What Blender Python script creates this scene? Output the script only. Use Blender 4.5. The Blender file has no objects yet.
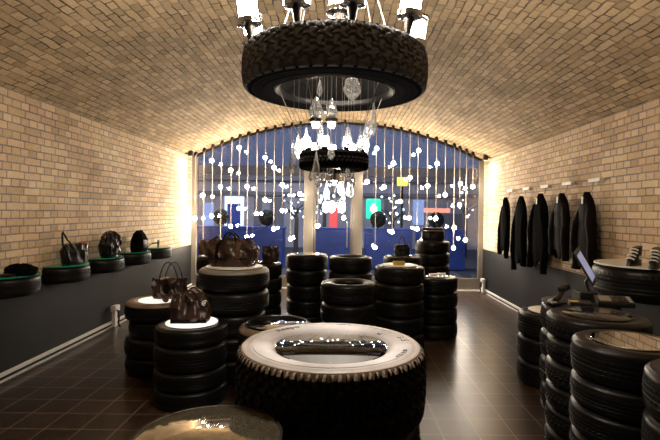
import bpy, bmesh, math, random
from mathutils import Vector, Matrix

random.seed(7)
PI = math.pi
sc = bpy.context.scene
COL = sc.collection
F, CX, CY, H, ROLL = 470.0, 342.0, 212.0, 1.65, math.radians(0.8)
XL, XR, YB, YF = -3.21, 3.02, 10.06, -2.2
SPRING, RISE, DADO = 2.79, 0.78, 0.907
XM = (XL + XR) / 2
HALF = (XR - XL) / 2
RV = (HALF ** 2 + RISE ** 2) / (2 * RISE)
ZC = SPRING + RISE - RV


def vault_z(x):
    return ZC + math.sqrt(RV ** 2 - (x - XM) ** 2)


def at(px, py, y):
    dx, dy = px - CX, py - CY
    c, s = math.cos(ROLL), math.sin(ROLL)
    qx, qy = dx * c + dy * s, -dx * s + dy * c
    return Vector((qx * y / F, y, H - qy * y / F))


ORD = ['zeroth', 'first', 'second', 'third', 'fourth', 'fifth', 'sixth', 'seventh', 'eighth', 'ninth', 'tenth',
       'eleventh', 'twelfth', 'thirteenth', 'fourteenth', 'fifteenth', 'sixteenth', 'seventeenth', 'eighteenth',
       'nineteenth', 'twentieth', 'twenty-first', 'twenty-second', 'twenty-third', 'twenty-fourth', 'twenty-fifth',
       'twenty-sixth', 'twenty-seventh', 'twenty-eighth', 'twenty-ninth', 'thirtieth', 'thirty-first',
       'thirty-second', 'thirty-third', 'thirty-fourth', 'thirty-fifth', 'thirty-sixth']

# ------------------------------------------------------------------ materials


def new_mat(name):
    m = bpy.data.materials.new(name)
    m.use_nodes = True
    nt = m.node_tree
    return m, nt, nt.nodes['Principled BSDF']


def pm(name, col, rough=.5, metal=0.0, spec=None, noise=0.0, nscale=20, bump=0.0, bscale=60, emit=0.0, ecol=None, sheen=0):
    m, nt, b = new_mat(name)
    b.inputs['Base Color'].default_value = (*col, 1)
    b.inputs['Roughness'].default_value = rough
    b.inputs['Metallic'].default_value = metal
    if spec is not None:
        b.inputs['Specular IOR Level'].default_value = spec
    if emit:
        b.inputs['Emission Color'].default_value = (*(ecol or col), 1)
        b.inputs['Emission Strength'].default_value = emit
    if noise or bump:
        tc = nt.nodes.new('ShaderNodeTexCoord')
    if noise:
        n = nt.nodes.new('ShaderNodeTexNoise')
        n.inputs['Scale'].default_value = nscale
        n.inputs['Detail'].default_value = 4
        nt.links.new(tc.outputs['Object'], n.inputs['Vector'])
        r = nt.nodes.new('ShaderNodeValToRGB')
        lo = [max(0, c * (1 - noise)) for c in col]
        hi = [min(1, c * (1 + noise)) for c in col]
        r.color_ramp.elements[0].position = .3
        r.color_ramp.elements[1].position = .7
        r.color_ramp.elements[0].color = (*lo, 1)
        r.color_ramp.elements[1].color = (*hi, 1)
        nt.links.new(n.outputs['Fac'], r.inputs['Fac'])
        nt.links.new(r.outputs['Color'], b.inputs['Base Color'])
    if bump:
        n2 = nt.nodes.new('ShaderNodeTexNoise')
        n2.inputs['Scale'].default_value = bscale
        n2.inputs['Detail'].default_value = 3
        nt.links.new(tc.outputs['Object'], n2.inputs['Vector'])
        bp = nt.nodes.new('ShaderNodeBump')
        bp.inputs['Strength'].default_value = bump
        bp.inputs['Distance'].default_value = .01
        nt.links.new(n2.outputs['Fac'], bp.inputs['Height'])
        nt.links.new(bp.outputs['Normal'], b.inputs['Normal'])
    return m


def brick_mat(name, c1, c2, mortar, msize=.008, width=.25, row=.0775, bump=.6, wobble=.016, wscale=3.5, gaps=0.0):
    m, nt, b = new_mat(name)
    L = nt.links
    uv = nt.nodes.new('ShaderNodeUVMap')
    uv.uv_map = 'UVMap'
    # slight wobble of the joints
    wob = nt.nodes.new('ShaderNodeTexNoise')
    wob.inputs['Scale'].default_value = wscale
    L.new(uv.outputs['UV'], wob.inputs['Vector'])
    vm = nt.nodes.new('ShaderNodeVectorMath')
    vm.operation = 'MULTIPLY_ADD'
    vm.inputs[1].default_value = (wobble, wobble, 0)
    L.new(wob.outputs['Color'], vm.inputs[0])
    L.new(uv.outputs['UV'], vm.inputs[2])
    br = nt.nodes.new('ShaderNodeTexBrick')
    br.offset = .5
    br.offset_frequency = 2
    br.squash = .5
    br.squash_frequency = 2
    br.inputs['Scale'].default_value = 1
    br.inputs['Mortar Size'].default_value = msize
    br.inputs['Mortar Smooth'].default_value = .25
    br.inputs['Bias'].default_value = 0
    br.inputs['Brick Width'].default_value = width
    br.inputs['Row Height'].default_value = row
    br.inputs['Color1'].default_value = (*c1, 1)
    br.inputs['Color2'].default_value = (*c2, 1)
    br.inputs['Mortar'].default_value = (*mortar, 1)
    L.new(vm.outputs['Vector'], br.inputs['Vector'])
    n = nt.nodes.new('ShaderNodeTexNoise')
    n.inputs['Scale'].default_value = 1.3
    n.inputs['Detail'].default_value = 6
    L.new(uv.outputs['UV'], n.inputs['Vector'])
    # mortar colour wanders between the given tone and the brick, with a few dark open joints
    n3 = nt.nodes.new('ShaderNodeTexNoise')
    n3.inputs['Scale'].default_value = 4.5
    n3.inputs['Detail'].default_value = 3
    L.new(uv.outputs['UV'], n3.inputs['Vector'])
    rp = nt.nodes.new('ShaderNodeValToRGB')
    e = rp.color_ramp.elements
    e[0].position, e[0].color = .38, (*[c * (1 - .8 * gaps) for c in mortar], 1)
    e[1].position, e[1].color = .62, (*[m_ + (.5 * (a_ + b_) * .8 - m_) * gaps for m_, a_, b_ in zip(mortar, c1, c2)], 1)
    L.new(n3.outputs['Fac'], rp.inputs['Fac'])
    L.new(rp.outputs['Color'], br.inputs['Mortar'])
    # second brick pattern on the same grid: some bricks ochre, some pale
    b2 = nt.nodes.new('ShaderNodeTexBrick')
    for at_ in ('offset', 'offset_frequency', 'squash', 'squash_frequency'):
        setattr(b2, at_, getattr(br, at_))
    for nm_ in ('Scale', 'Brick Width', 'Row Height'):
        b2.inputs[nm_].default_value = br.inputs[nm_].default_value
    b2.inputs['Mortar Size'].default_value = 0
    b2.inputs['Bias'].default_value = -.1
    b2.inputs['Color1'].default_value = (.42, .42, .42, 1)
    b2.inputs['Color2'].default_value = (.60, .58, .55, 1)
    sh = nt.nodes.new('ShaderNodeVectorMath')
    sh.operation = 'ADD'
    sh.inputs[1].default_value = (width * 40, row * 36, 0)
    L.new(vm.outputs['Vector'], sh.inputs[0])
    L.new(sh.outputs['Vector'], b2.inputs['Vector'])
    m0 = nt.nodes.new('ShaderNodeMixRGB')
    m0.blend_type = 'OVERLAY'
    m0.inputs['Fac'].default_value = .8
    L.new(br.outputs['Color'], m0.inputs['Color1'])
    L.new(b2.outputs['Color'], m0.inputs['Color2'])
    mx = nt.nodes.new('ShaderNodeMixRGB')
    mx.blend_type = 'OVERLAY'
    mx.inputs['Fac'].default_value = .45
    L.new(m0.outputs['Color'], mx.inputs['Color1'])
    L.new(n.outputs['Fac'], mx.inputs['Color2'])
    n2 = nt.nodes.new('ShaderNodeTexNoise')
    n2.inputs['Scale'].default_value = 35
    n2.inputs['Detail'].default_value = 4
    L.new(uv.outputs['UV'], n2.inputs['Vector'])
    mx2 = nt.nodes.new('ShaderNodeMixRGB')
    mx2.blend_type = 'OVERLAY'
    mx2.inputs['Fac'].default_value = .35
    L.new(mx.outputs['Color'], mx2.inputs['Color1'])
    L.new(n2.outputs['Fac'], mx2.inputs['Color2'])
    L.new(mx2.outputs['Color'], b.inputs['Base Color'])
    b.inputs['Roughness'].default_value = .75
    inv = nt.nodes.new('ShaderNodeMath')
    inv.operation = 'MULTIPLY_ADD'
    inv.inputs[1].default_value = -1
    inv.inputs[2].default_value = 1
    L.new(br.outputs['Fac'], inv.inputs[0])
    ad = nt.nodes.new('ShaderNodeMath')
    ad.operation = 'MULTIPLY_ADD'
    ad.inputs[1].default_value = .35
    L.new(n2.outputs['Fac'], ad.inputs[0])
    L.new(inv.outputs[0], ad.inputs[2])
    bp = nt.nodes.new('ShaderNodeBump')
    bp.inputs['Strength'].default_value = bump
    bp.inputs['Distance'].default_value = .012
    L.new(ad.outputs[0], bp.inputs['Height'])
    L.new(bp.outputs['Normal'], b.inputs['Normal'])
    return m


def tile_mat(name):
    m, nt, b = new_mat(name)
    L = nt.links
    uv = nt.nodes.new('ShaderNodeUVMap')
    uv.uv_map = 'UVMap'
    br = nt.nodes.new('ShaderNodeTexBrick')
    br.offset = 0
    br.squash = 1
    br.inputs['Scale'].default_value = 1
    br.inputs['Mortar Size'].default_value = .006
    br.inputs['Mortar Smooth'].default_value = .3
    br.inputs['Brick Width'].default_value = .27
    br.inputs['Row Height'].default_value = .27
    br.inputs['Color1'].default_value = (.024, .014, .009, 1)
    br.inputs['Color2'].default_value = (.047, .027, .017, 1)
    br.inputs['Mortar'].default_value = (.20, .15, .115, 1)
    L.new(uv.outputs['UV'], br.inputs['Vector'])
    n = nt.nodes.new('ShaderNodeTexNoise')
    n.inputs['Scale'].default_value = 7
    n.inputs['Detail'].default_value = 6
    L.new(uv.outputs['UV'], n.inputs['Vector'])
    mx = nt.nodes.new('ShaderNodeMixRGB')
    mx.blend_type = 'OVERLAY'
    mx.inputs['Fac'].default_value = .32
    L.new(br.outputs['Color'], mx.inputs['Color1'])
    L.new(n.outputs['Fac'], mx.inputs['Color2'])
    L.new(mx.outputs['Color'], b.inputs['Base Color'])
    rr = nt.nodes.new('ShaderNodeMapRange')
    rr.inputs['To Min'].default_value = .27
    rr.inputs['To Max'].default_value = .29
    L.new(n.outputs['Fac'], rr.inputs['Value'])
    L.new(rr.outputs['Result'], b.inputs['Roughness'])
    ad = nt.nodes.new('ShaderNodeMath')
    ad.operation = 'MULTIPLY_ADD'
    ad.inputs[1].default_value = -.8
    ad.inputs[2].default_value = 1
    L.new(br.outputs['Fac'], ad.inputs[0])
    bp = nt.nodes.new('ShaderNodeBump')
    bp.inputs['Strength'].default_value = .07
    bp.inputs['Distance'].default_value = .004
    L.new(ad.outputs[0], bp.inputs['Height'])
    L.new(bp.outputs['Normal'], b.inputs['Normal'])
    return m


def glass_mat(name, tint=(1, 1, 1), ior=1.5, rough=0.0, refl=1.0):
    # thin pane: clear transmission with a Fresnel mirror on top
    m, nt, b = new_mat(name)
    nt.nodes.remove(b)
    out = nt.nodes['Material Output']
    tr = nt.nodes.new('ShaderNodeBsdfTransparent')
    tr.inputs['Color'].default_value = (*tint, 1)
    gl = nt.nodes.new('ShaderNodeBsdfGlossy')
    gl.inputs['Roughness'].default_value = rough
    fr = nt.nodes.new('ShaderNodeFresnel')
    fr.inputs['IOR'].default_value = ior
    mx = nt.nodes.new('ShaderNodeMixShader')
    if refl != 1.0:
        mu = nt.nodes.new('ShaderNodeMath')
        mu.operation = 'MULTIPLY'
        mu.use_clamp = True
        mu.inputs[1].default_value = refl
        nt.links.new(fr.outputs[0], mu.inputs[0])
        nt.links.new(mu.outputs[0], mx.inputs[0])
    else:
        nt.links.new(fr.outputs[0], mx.inputs[0])
    nt.links.new(tr.outputs[0], mx.inputs[1])
    nt.links.new(gl.outputs[0], mx.inputs[2])
    nt.links.new(mx.outputs[0], out.inputs[0])
    return m


def crystal_mat(name):
    # clear cut glass: Fresnel mirror facets over clear and a little milky body
    m = glass_mat(name, (.96, .96, .97), 2.3)
    nt = m.node_tree
    out = nt.nodes['Material Output']
    old = out.inputs[0].links[0].from_socket
    df = nt.nodes.new('ShaderNodeBsdfDiffuse')
    df.inputs['Color'].default_value = (.95, .95, .95, 1)
    tl = nt.nodes.new('ShaderNodeBsdfTranslucent')
    tl.inputs['Color'].default_value = (.95, .95, .95, 1)
    a1 = nt.nodes.new('ShaderNodeMixShader')
    a1.inputs[0].default_value = .5
    nt.links.new(df.outputs[0], a1.inputs[1])
    nt.links.new(tl.outputs[0], a1.inputs[2])
    a2 = nt.nodes.new('ShaderNodeMixShader')
    a2.inputs[0].default_value = .15
    nt.links.new(old, a2.inputs[1])
    nt.links.new(a1.outputs[0], a2.inputs[2])
    nt.links.new(a2.outputs[0], out.inputs[0])
    return m


def emit_mat(name, col, strength):
    m, nt, b = new_mat(name)
    b.inputs['Base Color'].default_value = (*col, 1)
    b.inputs['Emission Color'].default_value = (*col, 1)
    b.inputs['Emission Strength'].default_value = strength
    return m


M = {}
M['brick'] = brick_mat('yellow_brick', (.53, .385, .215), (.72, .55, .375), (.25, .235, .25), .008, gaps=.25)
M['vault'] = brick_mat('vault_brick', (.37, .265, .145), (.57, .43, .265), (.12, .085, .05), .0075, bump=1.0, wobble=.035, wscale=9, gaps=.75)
M['tile'] = tile_mat('brown_floor_tile')
M['dado'] = pm('charcoal_dado', (.008, .0074, .0078), .6, spec=.28, noise=.2, nscale=3, bump=.08, bscale=40)
M['white_trunk'] = pm('white_plastic', (.75, .73, .70), .4)
M['frame'] = pm('beige_frame', (.16, .14, .115), .45, noise=.08, nscale=4)
M['glass'] = glass_mat('window_glass', (.93, .95, .97), 1.95)
M['plaster'] = pm('dark_plaster', (.10, .09, .08), .8)
M['rubber'] = pm('tread_rubber', (.0045, .0042, .0042), .45, spec=.19, bump=.1, bscale=120)
M['sidewall'] = pm('sidewall_rubber', (.0055, .005, .005), .34, spec=.26, bump=.05, bscale=60)
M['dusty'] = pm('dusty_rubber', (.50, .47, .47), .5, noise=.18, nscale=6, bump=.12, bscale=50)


def dirt_rings(m):
    # brown dirt rubbed into the bead and the shoulder of the dusty tyre
    nt = m.node_tree
    b = nt.nodes['Principled BSDF']
    tc = nt.nodes.new('ShaderNodeTexCoord')
    mp = nt.nodes.new('ShaderNodeVectorMath')
    mp.operation = 'MULTIPLY'
    mp.inputs[1].default_value = (1, 1, 0)
    ln = nt.nodes.new('ShaderNodeVectorMath')
    ln.operation = 'LENGTH'
    rp = nt.nodes.new('ShaderNodeValToRGB')
    e = rp.color_ramp.elements
    e[0].position, e[0].color = .29, (.42, .35, .30, 1)
    e[1].position, e[1].color = .34, (1, 1, 1, 1)
    for p, c in ((.415, (1, 1, 1, 1)), (.432, (.66, .58, .50, 1)), (.447, (.95, .90, .84, 1)), (.475, (.66, .57, .48, 1))):
        k = e.new(p)
        k.color = c
    mx = nt.nodes.new('ShaderNodeMixRGB')
    mx.blend_type = 'MULTIPLY'
    mx.inputs['Fac'].default_value = .8
    src = b.inputs['Base Color'].links[0].from_socket
    L = nt.links
    L.new(tc.outputs['Object'], mp.inputs[0])
    L.new(mp.outputs[0], ln.inputs[0])
    L.new(ln.outputs['Value'], rp.inputs['Fac'])
    L.new(src, mx.inputs['Color1'])
    L.new(rp.outputs['Color'], mx.inputs['Color2'])
    L.new(mx.outputs['Color'], b.inputs['Base Color'])


dirt_rings(M['dusty'])
M['dusty_grey'] = pm('grey_dust_rubber', (.20, .18, .165), .45, noise=.2, nscale=8, bump=.1, bscale=50)
M['tint_glass'] = glass_mat('display_glass', (.9, .94, .96), 1.18)
M['brownish'] = pm('brown_dusty_rubber', (.17, .115, .075), .5, noise=.25, nscale=7, bump=.1, bscale=50)
M['chan_side'] = pm('matt_sidewall', (.010, .0095, .0098), .8, spec=0.0, bump=.05, bscale=60)
M['lip'] = pm('dull_rim_lip', (.05, .048, .048), .35, metal=.9)
M['glow_board'] = pm('white_board_added_glow', (.92, .90, .86), .35, emit=.42, ecol=(1, .95, .87))  # weak emission added to make two of the white boards brighter
M['chan_tread'] = pm('matt_truck_rubber', (.12, .12, .14), .65, spec=.15, bump=.1, bscale=90)
M['letter'] = pm('dark_lettering', (.07, .06, .055), .5)
M['white_disc'] = pm('white_board', (.90, .88, .84), .35)
M['mirror'] = pm('smoked_mirror', (.62, .64, .66), .02, metal=1.0)
M['black_glass'] = pm('black_glass', (.012, .013, .016), .03, spec=.9)
M['green_glass'] = pm('green_edge_glass', (.03, .36, .23), .08, spec=.8)
M['brown_mirror'] = pm('bronze_mirror', (.45, .38, .26), .08, metal=.85, noise=.25, nscale=9)
M['dark_metal'] = pm('dark_metal', (.035, .03, .028), .35, metal=.8)
M['chrome'] = pm('chrome', (.75, .75, .76), .12, metal=1)
M['steel'] = pm('brushed_steel', (.62, .62, .62), .3, metal=.9)
M['wire'] = pm('thin_wire', (.22, .20, .18), .4, metal=.7)
M['crystal'] = crystal_mat('cut_crystal')
M['jar_glass'] = glass_mat('jar_glass', (.93, .93, .93), 1.7)
M['lamp'] = emit_mat('lamp_glow', (1, .88, .72), 92)
M['small_lamp'] = emit_mat('small_lamp_glow', (1, .91, .78), 20)
M['hang_bulb'] = emit_mat('hanging_bulb_glow', (1, .91, .78), 9)
M['globe'] = emit_mat('globe_glow', (1, .86, .68), 95)
M['cord'] = pm('cream_cord', (.33, .30, .27), .5)
M['brown_leather'] = pm('brown_leather', (.033, .0145, .010), .30, noise=.4, nscale=9, bump=.25, bscale=35)
M['tan_leather'] = pm('tan_leather', (.10, .046, .028), .36, noise=.3, nscale=9, bump=.2, bscale=35)
M['black_leather'] = pm('black_leather', (.007, .007, .008), .34, spec=.28, bump=.25, bscale=40)
M['black_shiny'] = pm('black_quilt', (.007, .0075, .009), .2, spec=.4, bump=.6, bscale=28)
M['black_cloth'] = pm('black_cloth', (.003, .0028, .0028), .95, spec=.04, bump=.3, bscale=60)
M['dark_leather'] = pm('dark_brown_leather', (.006, .0043, .004), .6, spec=.04, bump=.3, bscale=40)
M['tag'] = pm('white_tag', (.85, .84, .80), .5)
M['red'] = pm('red_leather', (.35, .03, .02), .45)
M['plastic'] = pm('black_plastic', (.014, .014, .015), .4)
M['grey_plastic'] = pm('grey_plastic', (.35, .35, .34), .4)
M['yellow_paper'] = pm('yellow_card', (.75, .60, .12), .6)
M['screen'] = emit_mat('screen_glow', (.42, .47, .75), 0.210)
M['lcd'] = pm('receipt_paper', (.30, .27, .21), .5)
M['sky_blue'] = pm('blue_paint', (.03, .08, .42), .45, noise=.25, nscale=2)
M['street'] = pm('asphalt', (.05, .05, .055), .7, noise=.3, nscale=5)
M['facade'] = pm('grey_facade', (.36, .34, .36), .7, noise=.15, nscale=1.5)
M['facade_dark'] = pm('dark_facade_stone', (.17, .165, .18), .7)
M['lit_white'] = emit_mat('lit_doorway', (.75, .85, 1), 0.600)
M['lit_win'] = emit_mat('lit_shop_window', (.35, .5, .85), 0.210)
M['green_sign'] = emit_mat('green_sign', (.02, .75, .35), 0.600)
M['green_core'] = emit_mat('green_sign_core', (.6, 1, .85), 2.2)
M['yellow_sign'] = emit_mat('yellow_sign', (1, .85, .08), 0.600)
M['pink_awning'] = emit_mat('pink_light', (1, .35, .22), 0.480)
M['fairy'] = emit_mat('fairy_light', (.7, .88, 1), 2.0)
M['red_light'] = emit_mat('red_sign', (.8, .08, .07), 0.300)
M['leaf'] = pm('dark_leaf', (.006, .012, .007), .7, noise=.4, nscale=20)
M['wood'] = pm('bark', (.06, .04, .03), .8)

# ------------------------------------------------------------------ mesh helpers


def finish(bm, name, mat, parent=None, smooth=True, loc=None, auto=40):
    me = bpy.data.meshes.new(name)
    bmesh.ops.recalc_face_normals(bm, faces=bm.faces)
    bm.to_mesh(me)
    bm.free()
    for m in (mat if isinstance(mat, (list, tuple)) else [mat]):
        me.materials.append(m)
    if smooth:
        me.polygons.foreach_set('use_smooth', [True] * len(me.polygons))
        try:
            me.set_sharp_from_angle(angle=math.radians(auto))
        except Exception:
            pass
    return link(me, name, parent, loc)


def link(me, name, parent=None, loc=None):
    o = bpy.data.objects.new(name, me)
    COL.objects.link(o)
    if parent is not None:
        o.parent = parent
    if loc is not None:
        o.location = loc
    return o


def thing(name, label, cat, loc=(0, 0, 0), rz=0.0, group=None):
    o = bpy.data.objects.new(name, None)
    o.empty_display_size = .05
    COL.objects.link(o)
    o.location = loc
    o.rotation_euler = (0, 0, rz)
    return tag(o, label, cat, group)


def tag(o, label, cat, group=None):
    o['label'] = label
    o['category'] = cat
    if group:
        o['group'] = group
    return o


def struct(o):
    o['kind'] = 'structure'
    return o


def lathe(bm, prof, n=48, a0=0.0, a1=2 * PI, closed_prof=False):
    full = abs(a1 - a0 - 2 * PI) < 1e-6
    m = n if full else n + 1
    rings = []
    for i in range(m):
        a = a0 + (a1 - a0) * i / n
        rings.append([bm.verts.new((r * math.cos(a), r * math.sin(a), z)) for r, z in prof])
    k = len(prof)
    for i in range(n):
        A, B = rings[i], rings[(i + 1) % m]
        for j in range(k if closed_prof else k - 1):
            q = (A[j], B[j], B[(j + 1) % k], A[(j + 1) % k])
            try:
                bm.faces.new(q)
            except ValueError:
                pass
    if not full and closed_prof:
        for R_ in (rings[0], rings[-1]):
            try:
                bm.faces.new(R_)
            except ValueError:
                pass
    return rings


def solid(bm, prof, n=32):
    """closed body of revolution from (r,z) bottom to top, capped"""
    rings = lathe(bm, prof, n)
    bm.faces.new([r[0] for r in rings])
    bm.faces.new([r[-1] for r in rings])


def box(bm, c, s, rot=None, bevel=0.0, seg=2):
    mat = Matrix.Translation(c)
    if rot is not None:
        mat = mat @ rot.to_4x4()
    mat = mat @ Matrix.Diagonal((*s, 1))
    r = bmesh.ops.create_cube(bm, size=1, matrix=mat)
    if bevel:
        es = list({e for v in r['verts'] for e in v.link_edges})
        bmesh.ops.bevel(bm, geom=es, offset=bevel, segments=seg, affect='EDGES', profile=.5)


def tube(bm, pts, r, n=8, caps=True):
    pts = [Vector(p) for p in pts]
    k = len(pts)
    rad = r if isinstance(r, (list, tuple)) else [r] * k
    up = Vector((0, 0, 1))
    rings = []
    prev = None
    for i, p in enumerate(pts):
        t = (pts[min(i + 1, k - 1)] - pts[max(i - 1, 0)]).normalized()
        if prev is None:
            u = t.cross(up)
            if u.length < 1e-3:
                u = t.cross(Vector((1, 0, 0)))
        else:
            u = prev - t * prev.dot(t)
        u.normalize()
        prev = u
        v = t.cross(u)
        rings.append([bm.verts.new(p + (u * math.cos(2 * PI * j / n) + v * math.sin(2 * PI * j / n)) * rad[i]) for j in range(n)])
    for i in range(k - 1):
        for j in range(n):
            bm.faces.new((rings[i][j], rings[i][(j + 1) % n], rings[i + 1][(j + 1) % n], rings[i + 1][j]))
    if caps:
        bm.faces.new(rings[0])
        bm.faces.new(rings[-1])


def arc(p0, p1, h, n=12, lean=Vector((0, 0, 0)), power=1.0):
    p0, p1 = Vector(p0), Vector(p1)
    out = []
    for i in range(n + 1):
        t = i / n
        s = math.sin(PI * t) ** power
        out.append(p0.lerp(p1, t) + Vector((0, 0, h * s)) + lean * s)
    return out


def uv_quad(name, verts, uvs, faces, mat):
    me = bpy.data.meshes.new(name)
    me.from_pydata([tuple(v) for v in verts], [], faces)
    ul = me.uv_layers.new(name='UVMap')
    for p in me.polygons:
        for li in p.loop_indices:
            ul.data[li].uv = uvs[me.loops[li].vertex_index]
    me.materials.append(mat)
    return link(me, name)


# ------------------------------------------------------------------ room shell
fl = uv_quad('floor', [(XL, YF, 0), (XR, YF, 0), (XR, YB + .1, 0), (XL, YB + .1, 0)],
             [(XL + .04, YF), (XR + .04, YF), (XR + .04, YB + .1), (XL + .04, YB + .1)], [(0, 1, 2, 3)], M['tile'])
struct(fl)
for nm, x in (('wall_left', XL), ('wall_right', XR)):
    w = uv_quad(nm, [(x, YF, 0), (x, YB, 0), (x, YB, SPRING), (x, YF, SPRING)],
                [(YF, 0), (YB, 0), (YB, SPRING), (YF, SPRING)], [(0, 1, 2, 3)], M['brick'])
    struct(w)
    # charcoal painted dado: a thin render coat on the wall
    bm = bmesh.new()
    s = 1 if x < 0 else -1
    box(bm, (x + s * .004, (YF + YB) / 2, DADO / 2), (.008, YB - YF, DADO))
    o = finish(bm, 'trim_%d' % (1 if x < 0 else 2), M['dado'], smooth=False)
    struct(o)
    # white cable trunking running above the floor
    bm = bmesh.new()
    box(bm, (x + s * .022, (YF + YB) / 2, .068), (.028, YB - YF - .02, .036), bevel=.004)
    struct(finish(bm, 'baseboard_left' if x < 0 else 'baseboard_right', M['white_trunk'], smooth=False))
    bm = bmesh.new()
    box(bm, (x + s * .02, (YF + YB) / 2, .006), (.024, YB - YF - .02, .012))
    struct(finish(bm, 'trim_%d' % (3 if x < 0 else 4), M['white_trunk'], smooth=False))

N = 48
a_h = math.asin(HALF / RV)
vs, us, fs = [], [], []
for i in range(N + 1):
    a = -a_h + 2 * a_h * i / N
    for y in (YF, YB):
        vs.append((XM + RV * math.sin(a), y, ZC + RV * math.cos(a)))
        us.append((y, RV * a))
for i in range(N):
    fs.append((2 * i, 2 * i + 1, 2 * i + 3, 2 * i + 2))
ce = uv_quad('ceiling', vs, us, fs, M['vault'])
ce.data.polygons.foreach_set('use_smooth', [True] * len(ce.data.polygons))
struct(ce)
# wall behind the camera
bm = bmesh.new()
pts = [(XL, 0), (XR, 0)] + [(XM + RV * math.sin(a_h - 2 * a_h * i / N), ZC + RV * math.cos(a_h - 2 * a_h * i / N)) for i in range(N + 1)]
bm.faces.new([bm.verts.new((x, YF, z)) for x, z in pts])
struct(finish(bm, 'wall_front', M['plaster'], smooth=False))

# glazed end wall -------------------------------------------------------
def arch_pts(inset, n=40, x0=XL, x1=XR):
    r = RV - inset
    out = []
    for i in range(n + 1):
        x = x0 + (x1 - x0) * i / n
        out.append((x, ZC + math.sqrt(r * r - (x - XM) ** 2)))
    return out


def band(bm, outer, inner, y0, y1):
    a = [bm.verts.new((x, y0, z)) for x, z in outer]
    b = [bm.verts.new((x, y0, z)) for x, z in inner]
    c = [bm.verts.new((x, y1, z)) for x, z in outer]
    d = [bm.verts.new((x, y1, z)) for x, z in inner]
    for i in range(len(outer) - 1):
        bm.faces.new((a[i], a[i + 1], b[i + 1], b[i]))
        bm.faces.new((c[i], c[i + 1], d[i + 1], d[i]))
        bm.faces.new((b[i], b[i + 1], d[i + 1], d[i]))
        bm.faces.new((a[i], a[i + 1], c[i + 1], c[i]))


PX0, PX1 = at(303.7, 240, YB).x, at(313.3, 240, YB).x
QX0, QX1 = at(352.3, 240, YB).x, at(362, 240, YB).x
HEAD = 2.43
bm = bmesh.new()
band(bm, arch_pts(-.02), arch_pts(.05), YB - .04, YB + .06)
struct(finish(bm, 'trim_5', M['dark_metal'], smooth=False))
bm = bmesh.new()
for x0, x1 in ((XL, XL + .10), (XR - .10, XR)):
    box(bm, ((x0 + x1) / 2, YB + .01, SPRING / 2), (x1 - x0, .1, SPRING - .01))
struct(finish(bm, 'trim_6', M['frame'], smooth=False))
bm = bmesh.new()
for x0, x1 in ((PX0, PX1), (QX0, QX1)):
    box(bm, ((x0 + x1) / 2, YB + .01, HEAD / 2), (x1 - x0, .14, HEAD), bevel=.006)
box(bm, ((PX0 + QX1) / 2, YB + .01, HEAD + .08), (QX1 - PX0, .14, .16), bevel=.006)
struct(finish(bm, 'trim_7', M['frame'], smooth=False))
bm = bmesh.new()
for x0, x1 in ((XL + .1, PX0), (QX1, XR - .1)):
    box(bm, ((x0 + x1) / 2, YB + .01, .15), (x1 - x0, .1, .24))
struct(finish(bm, 'trim_8', M['frame'], smooth=False))
bm = bmesh.new()
box(bm, (XM, YB - .06, .015), (XR - XL - .02, .06, .03), bevel=.004)
struct(finish(bm, 'trim_9', M['white_trunk'], smooth=False))


def pane(name, pts):
    bm = bmesh.new()
    f = bm.faces.new([bm.verts.new((x, YB + .02, z)) for x, z in pts])
    return struct(finish(bm, name, M['glass'], smooth=False))


xl, xr = XL + .1, XR - .1
pane('window_1', [(xl, .27), (PX0, .27), (PX0, HEAD + .16)] + [p for p in reversed(arch_pts(.05, 20, xl, PX0))])
pane('window_2', [(QX1, .27), (xr, .27)] + [p for p in reversed(arch_pts(.05, 20, QX1, xr))])
pane('window_3', [(PX0, HEAD + .16), (QX1, HEAD + .16)] + [p for p in reversed(arch_pts(.05, 10, PX0, QX1))])
bm = bmesh.new()
dx0, dx1 = PX1 + .005, QX0 - .005
for x0, x1, z0, z1 in ((dx0, dx0 + .045, .01, HEAD - .01), (dx1 - .045, dx1, .01, HEAD - .01),
                       (dx0 + .045, dx1 - .045, .01, .16), (dx0 + .045, dx1 - .045, HEAD - .08, HEAD - .01)):
    box(bm, ((x0 + x1) / 2, YB + .01, (z0 + z1) / 2), (x1 - x0, .05, z1 - z0))
dr = struct(finish(bm, 'door_1', M['frame'], smooth=False))
bm = bmesh.new()
bm.faces.new([bm.verts.new((x, YB + .015, z)) for x, z in ((dx0 + .045, .16), (dx1 - .045, .16), (dx1 - .045, HEAD - .08), (dx0 + .045, HEAD - .08))])
finish(bm, 'door_pane', M['glass'], dr, smooth=False)
bm = bmesh.new()
hx = dx1 - .11
tube(bm, [(hx, YB - .02, .9), (hx, YB - .075, .9), (hx, YB - .075, 1.45), (hx, YB - .02, 1.45)], .012)
finish(bm, 'door_handle', M['steel'], dr)

# ------------------------------------------------------------------ tyres
CACHE = {}


def sw_profile(R, w, r0, flat=False):
    f = [(r0, .17), (r0 + .02 * R, .085), (r0 + .10 * R, .03), (r0 + .19 * R, .004), (.5 * (r0 + R) + .06 * R, 0.0),
         (.88 * R, .01), (.94 * R, .05), (.975 * R, .11), (.985 * R, .18)]
    if flat:
        f = [(r0, .13), (r0 + .02 * R, .06), (r0 + .08 * R, .022), (r0 + .16 * R, .006), (.80 * R, 0.0), (.84 * R, .002), (.855 * R, .010),
             (.925 * R, .012), (.942 * R, .03), (.948 * R, .12)]
    low = [(r, .003 + z * (w - .006)) for r, z in f]
    up = [(r, w - z) for r, z in reversed(low)]
    inner = [(r0 + .012, w * .80), (r0 + .10 * R, w * .92), (.93 * R, w * .84), (.93 * R, w * .16), (r0 + .10 * R, w * .08), (r0 + .012, w * .20)]
    return low, up, inner


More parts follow.
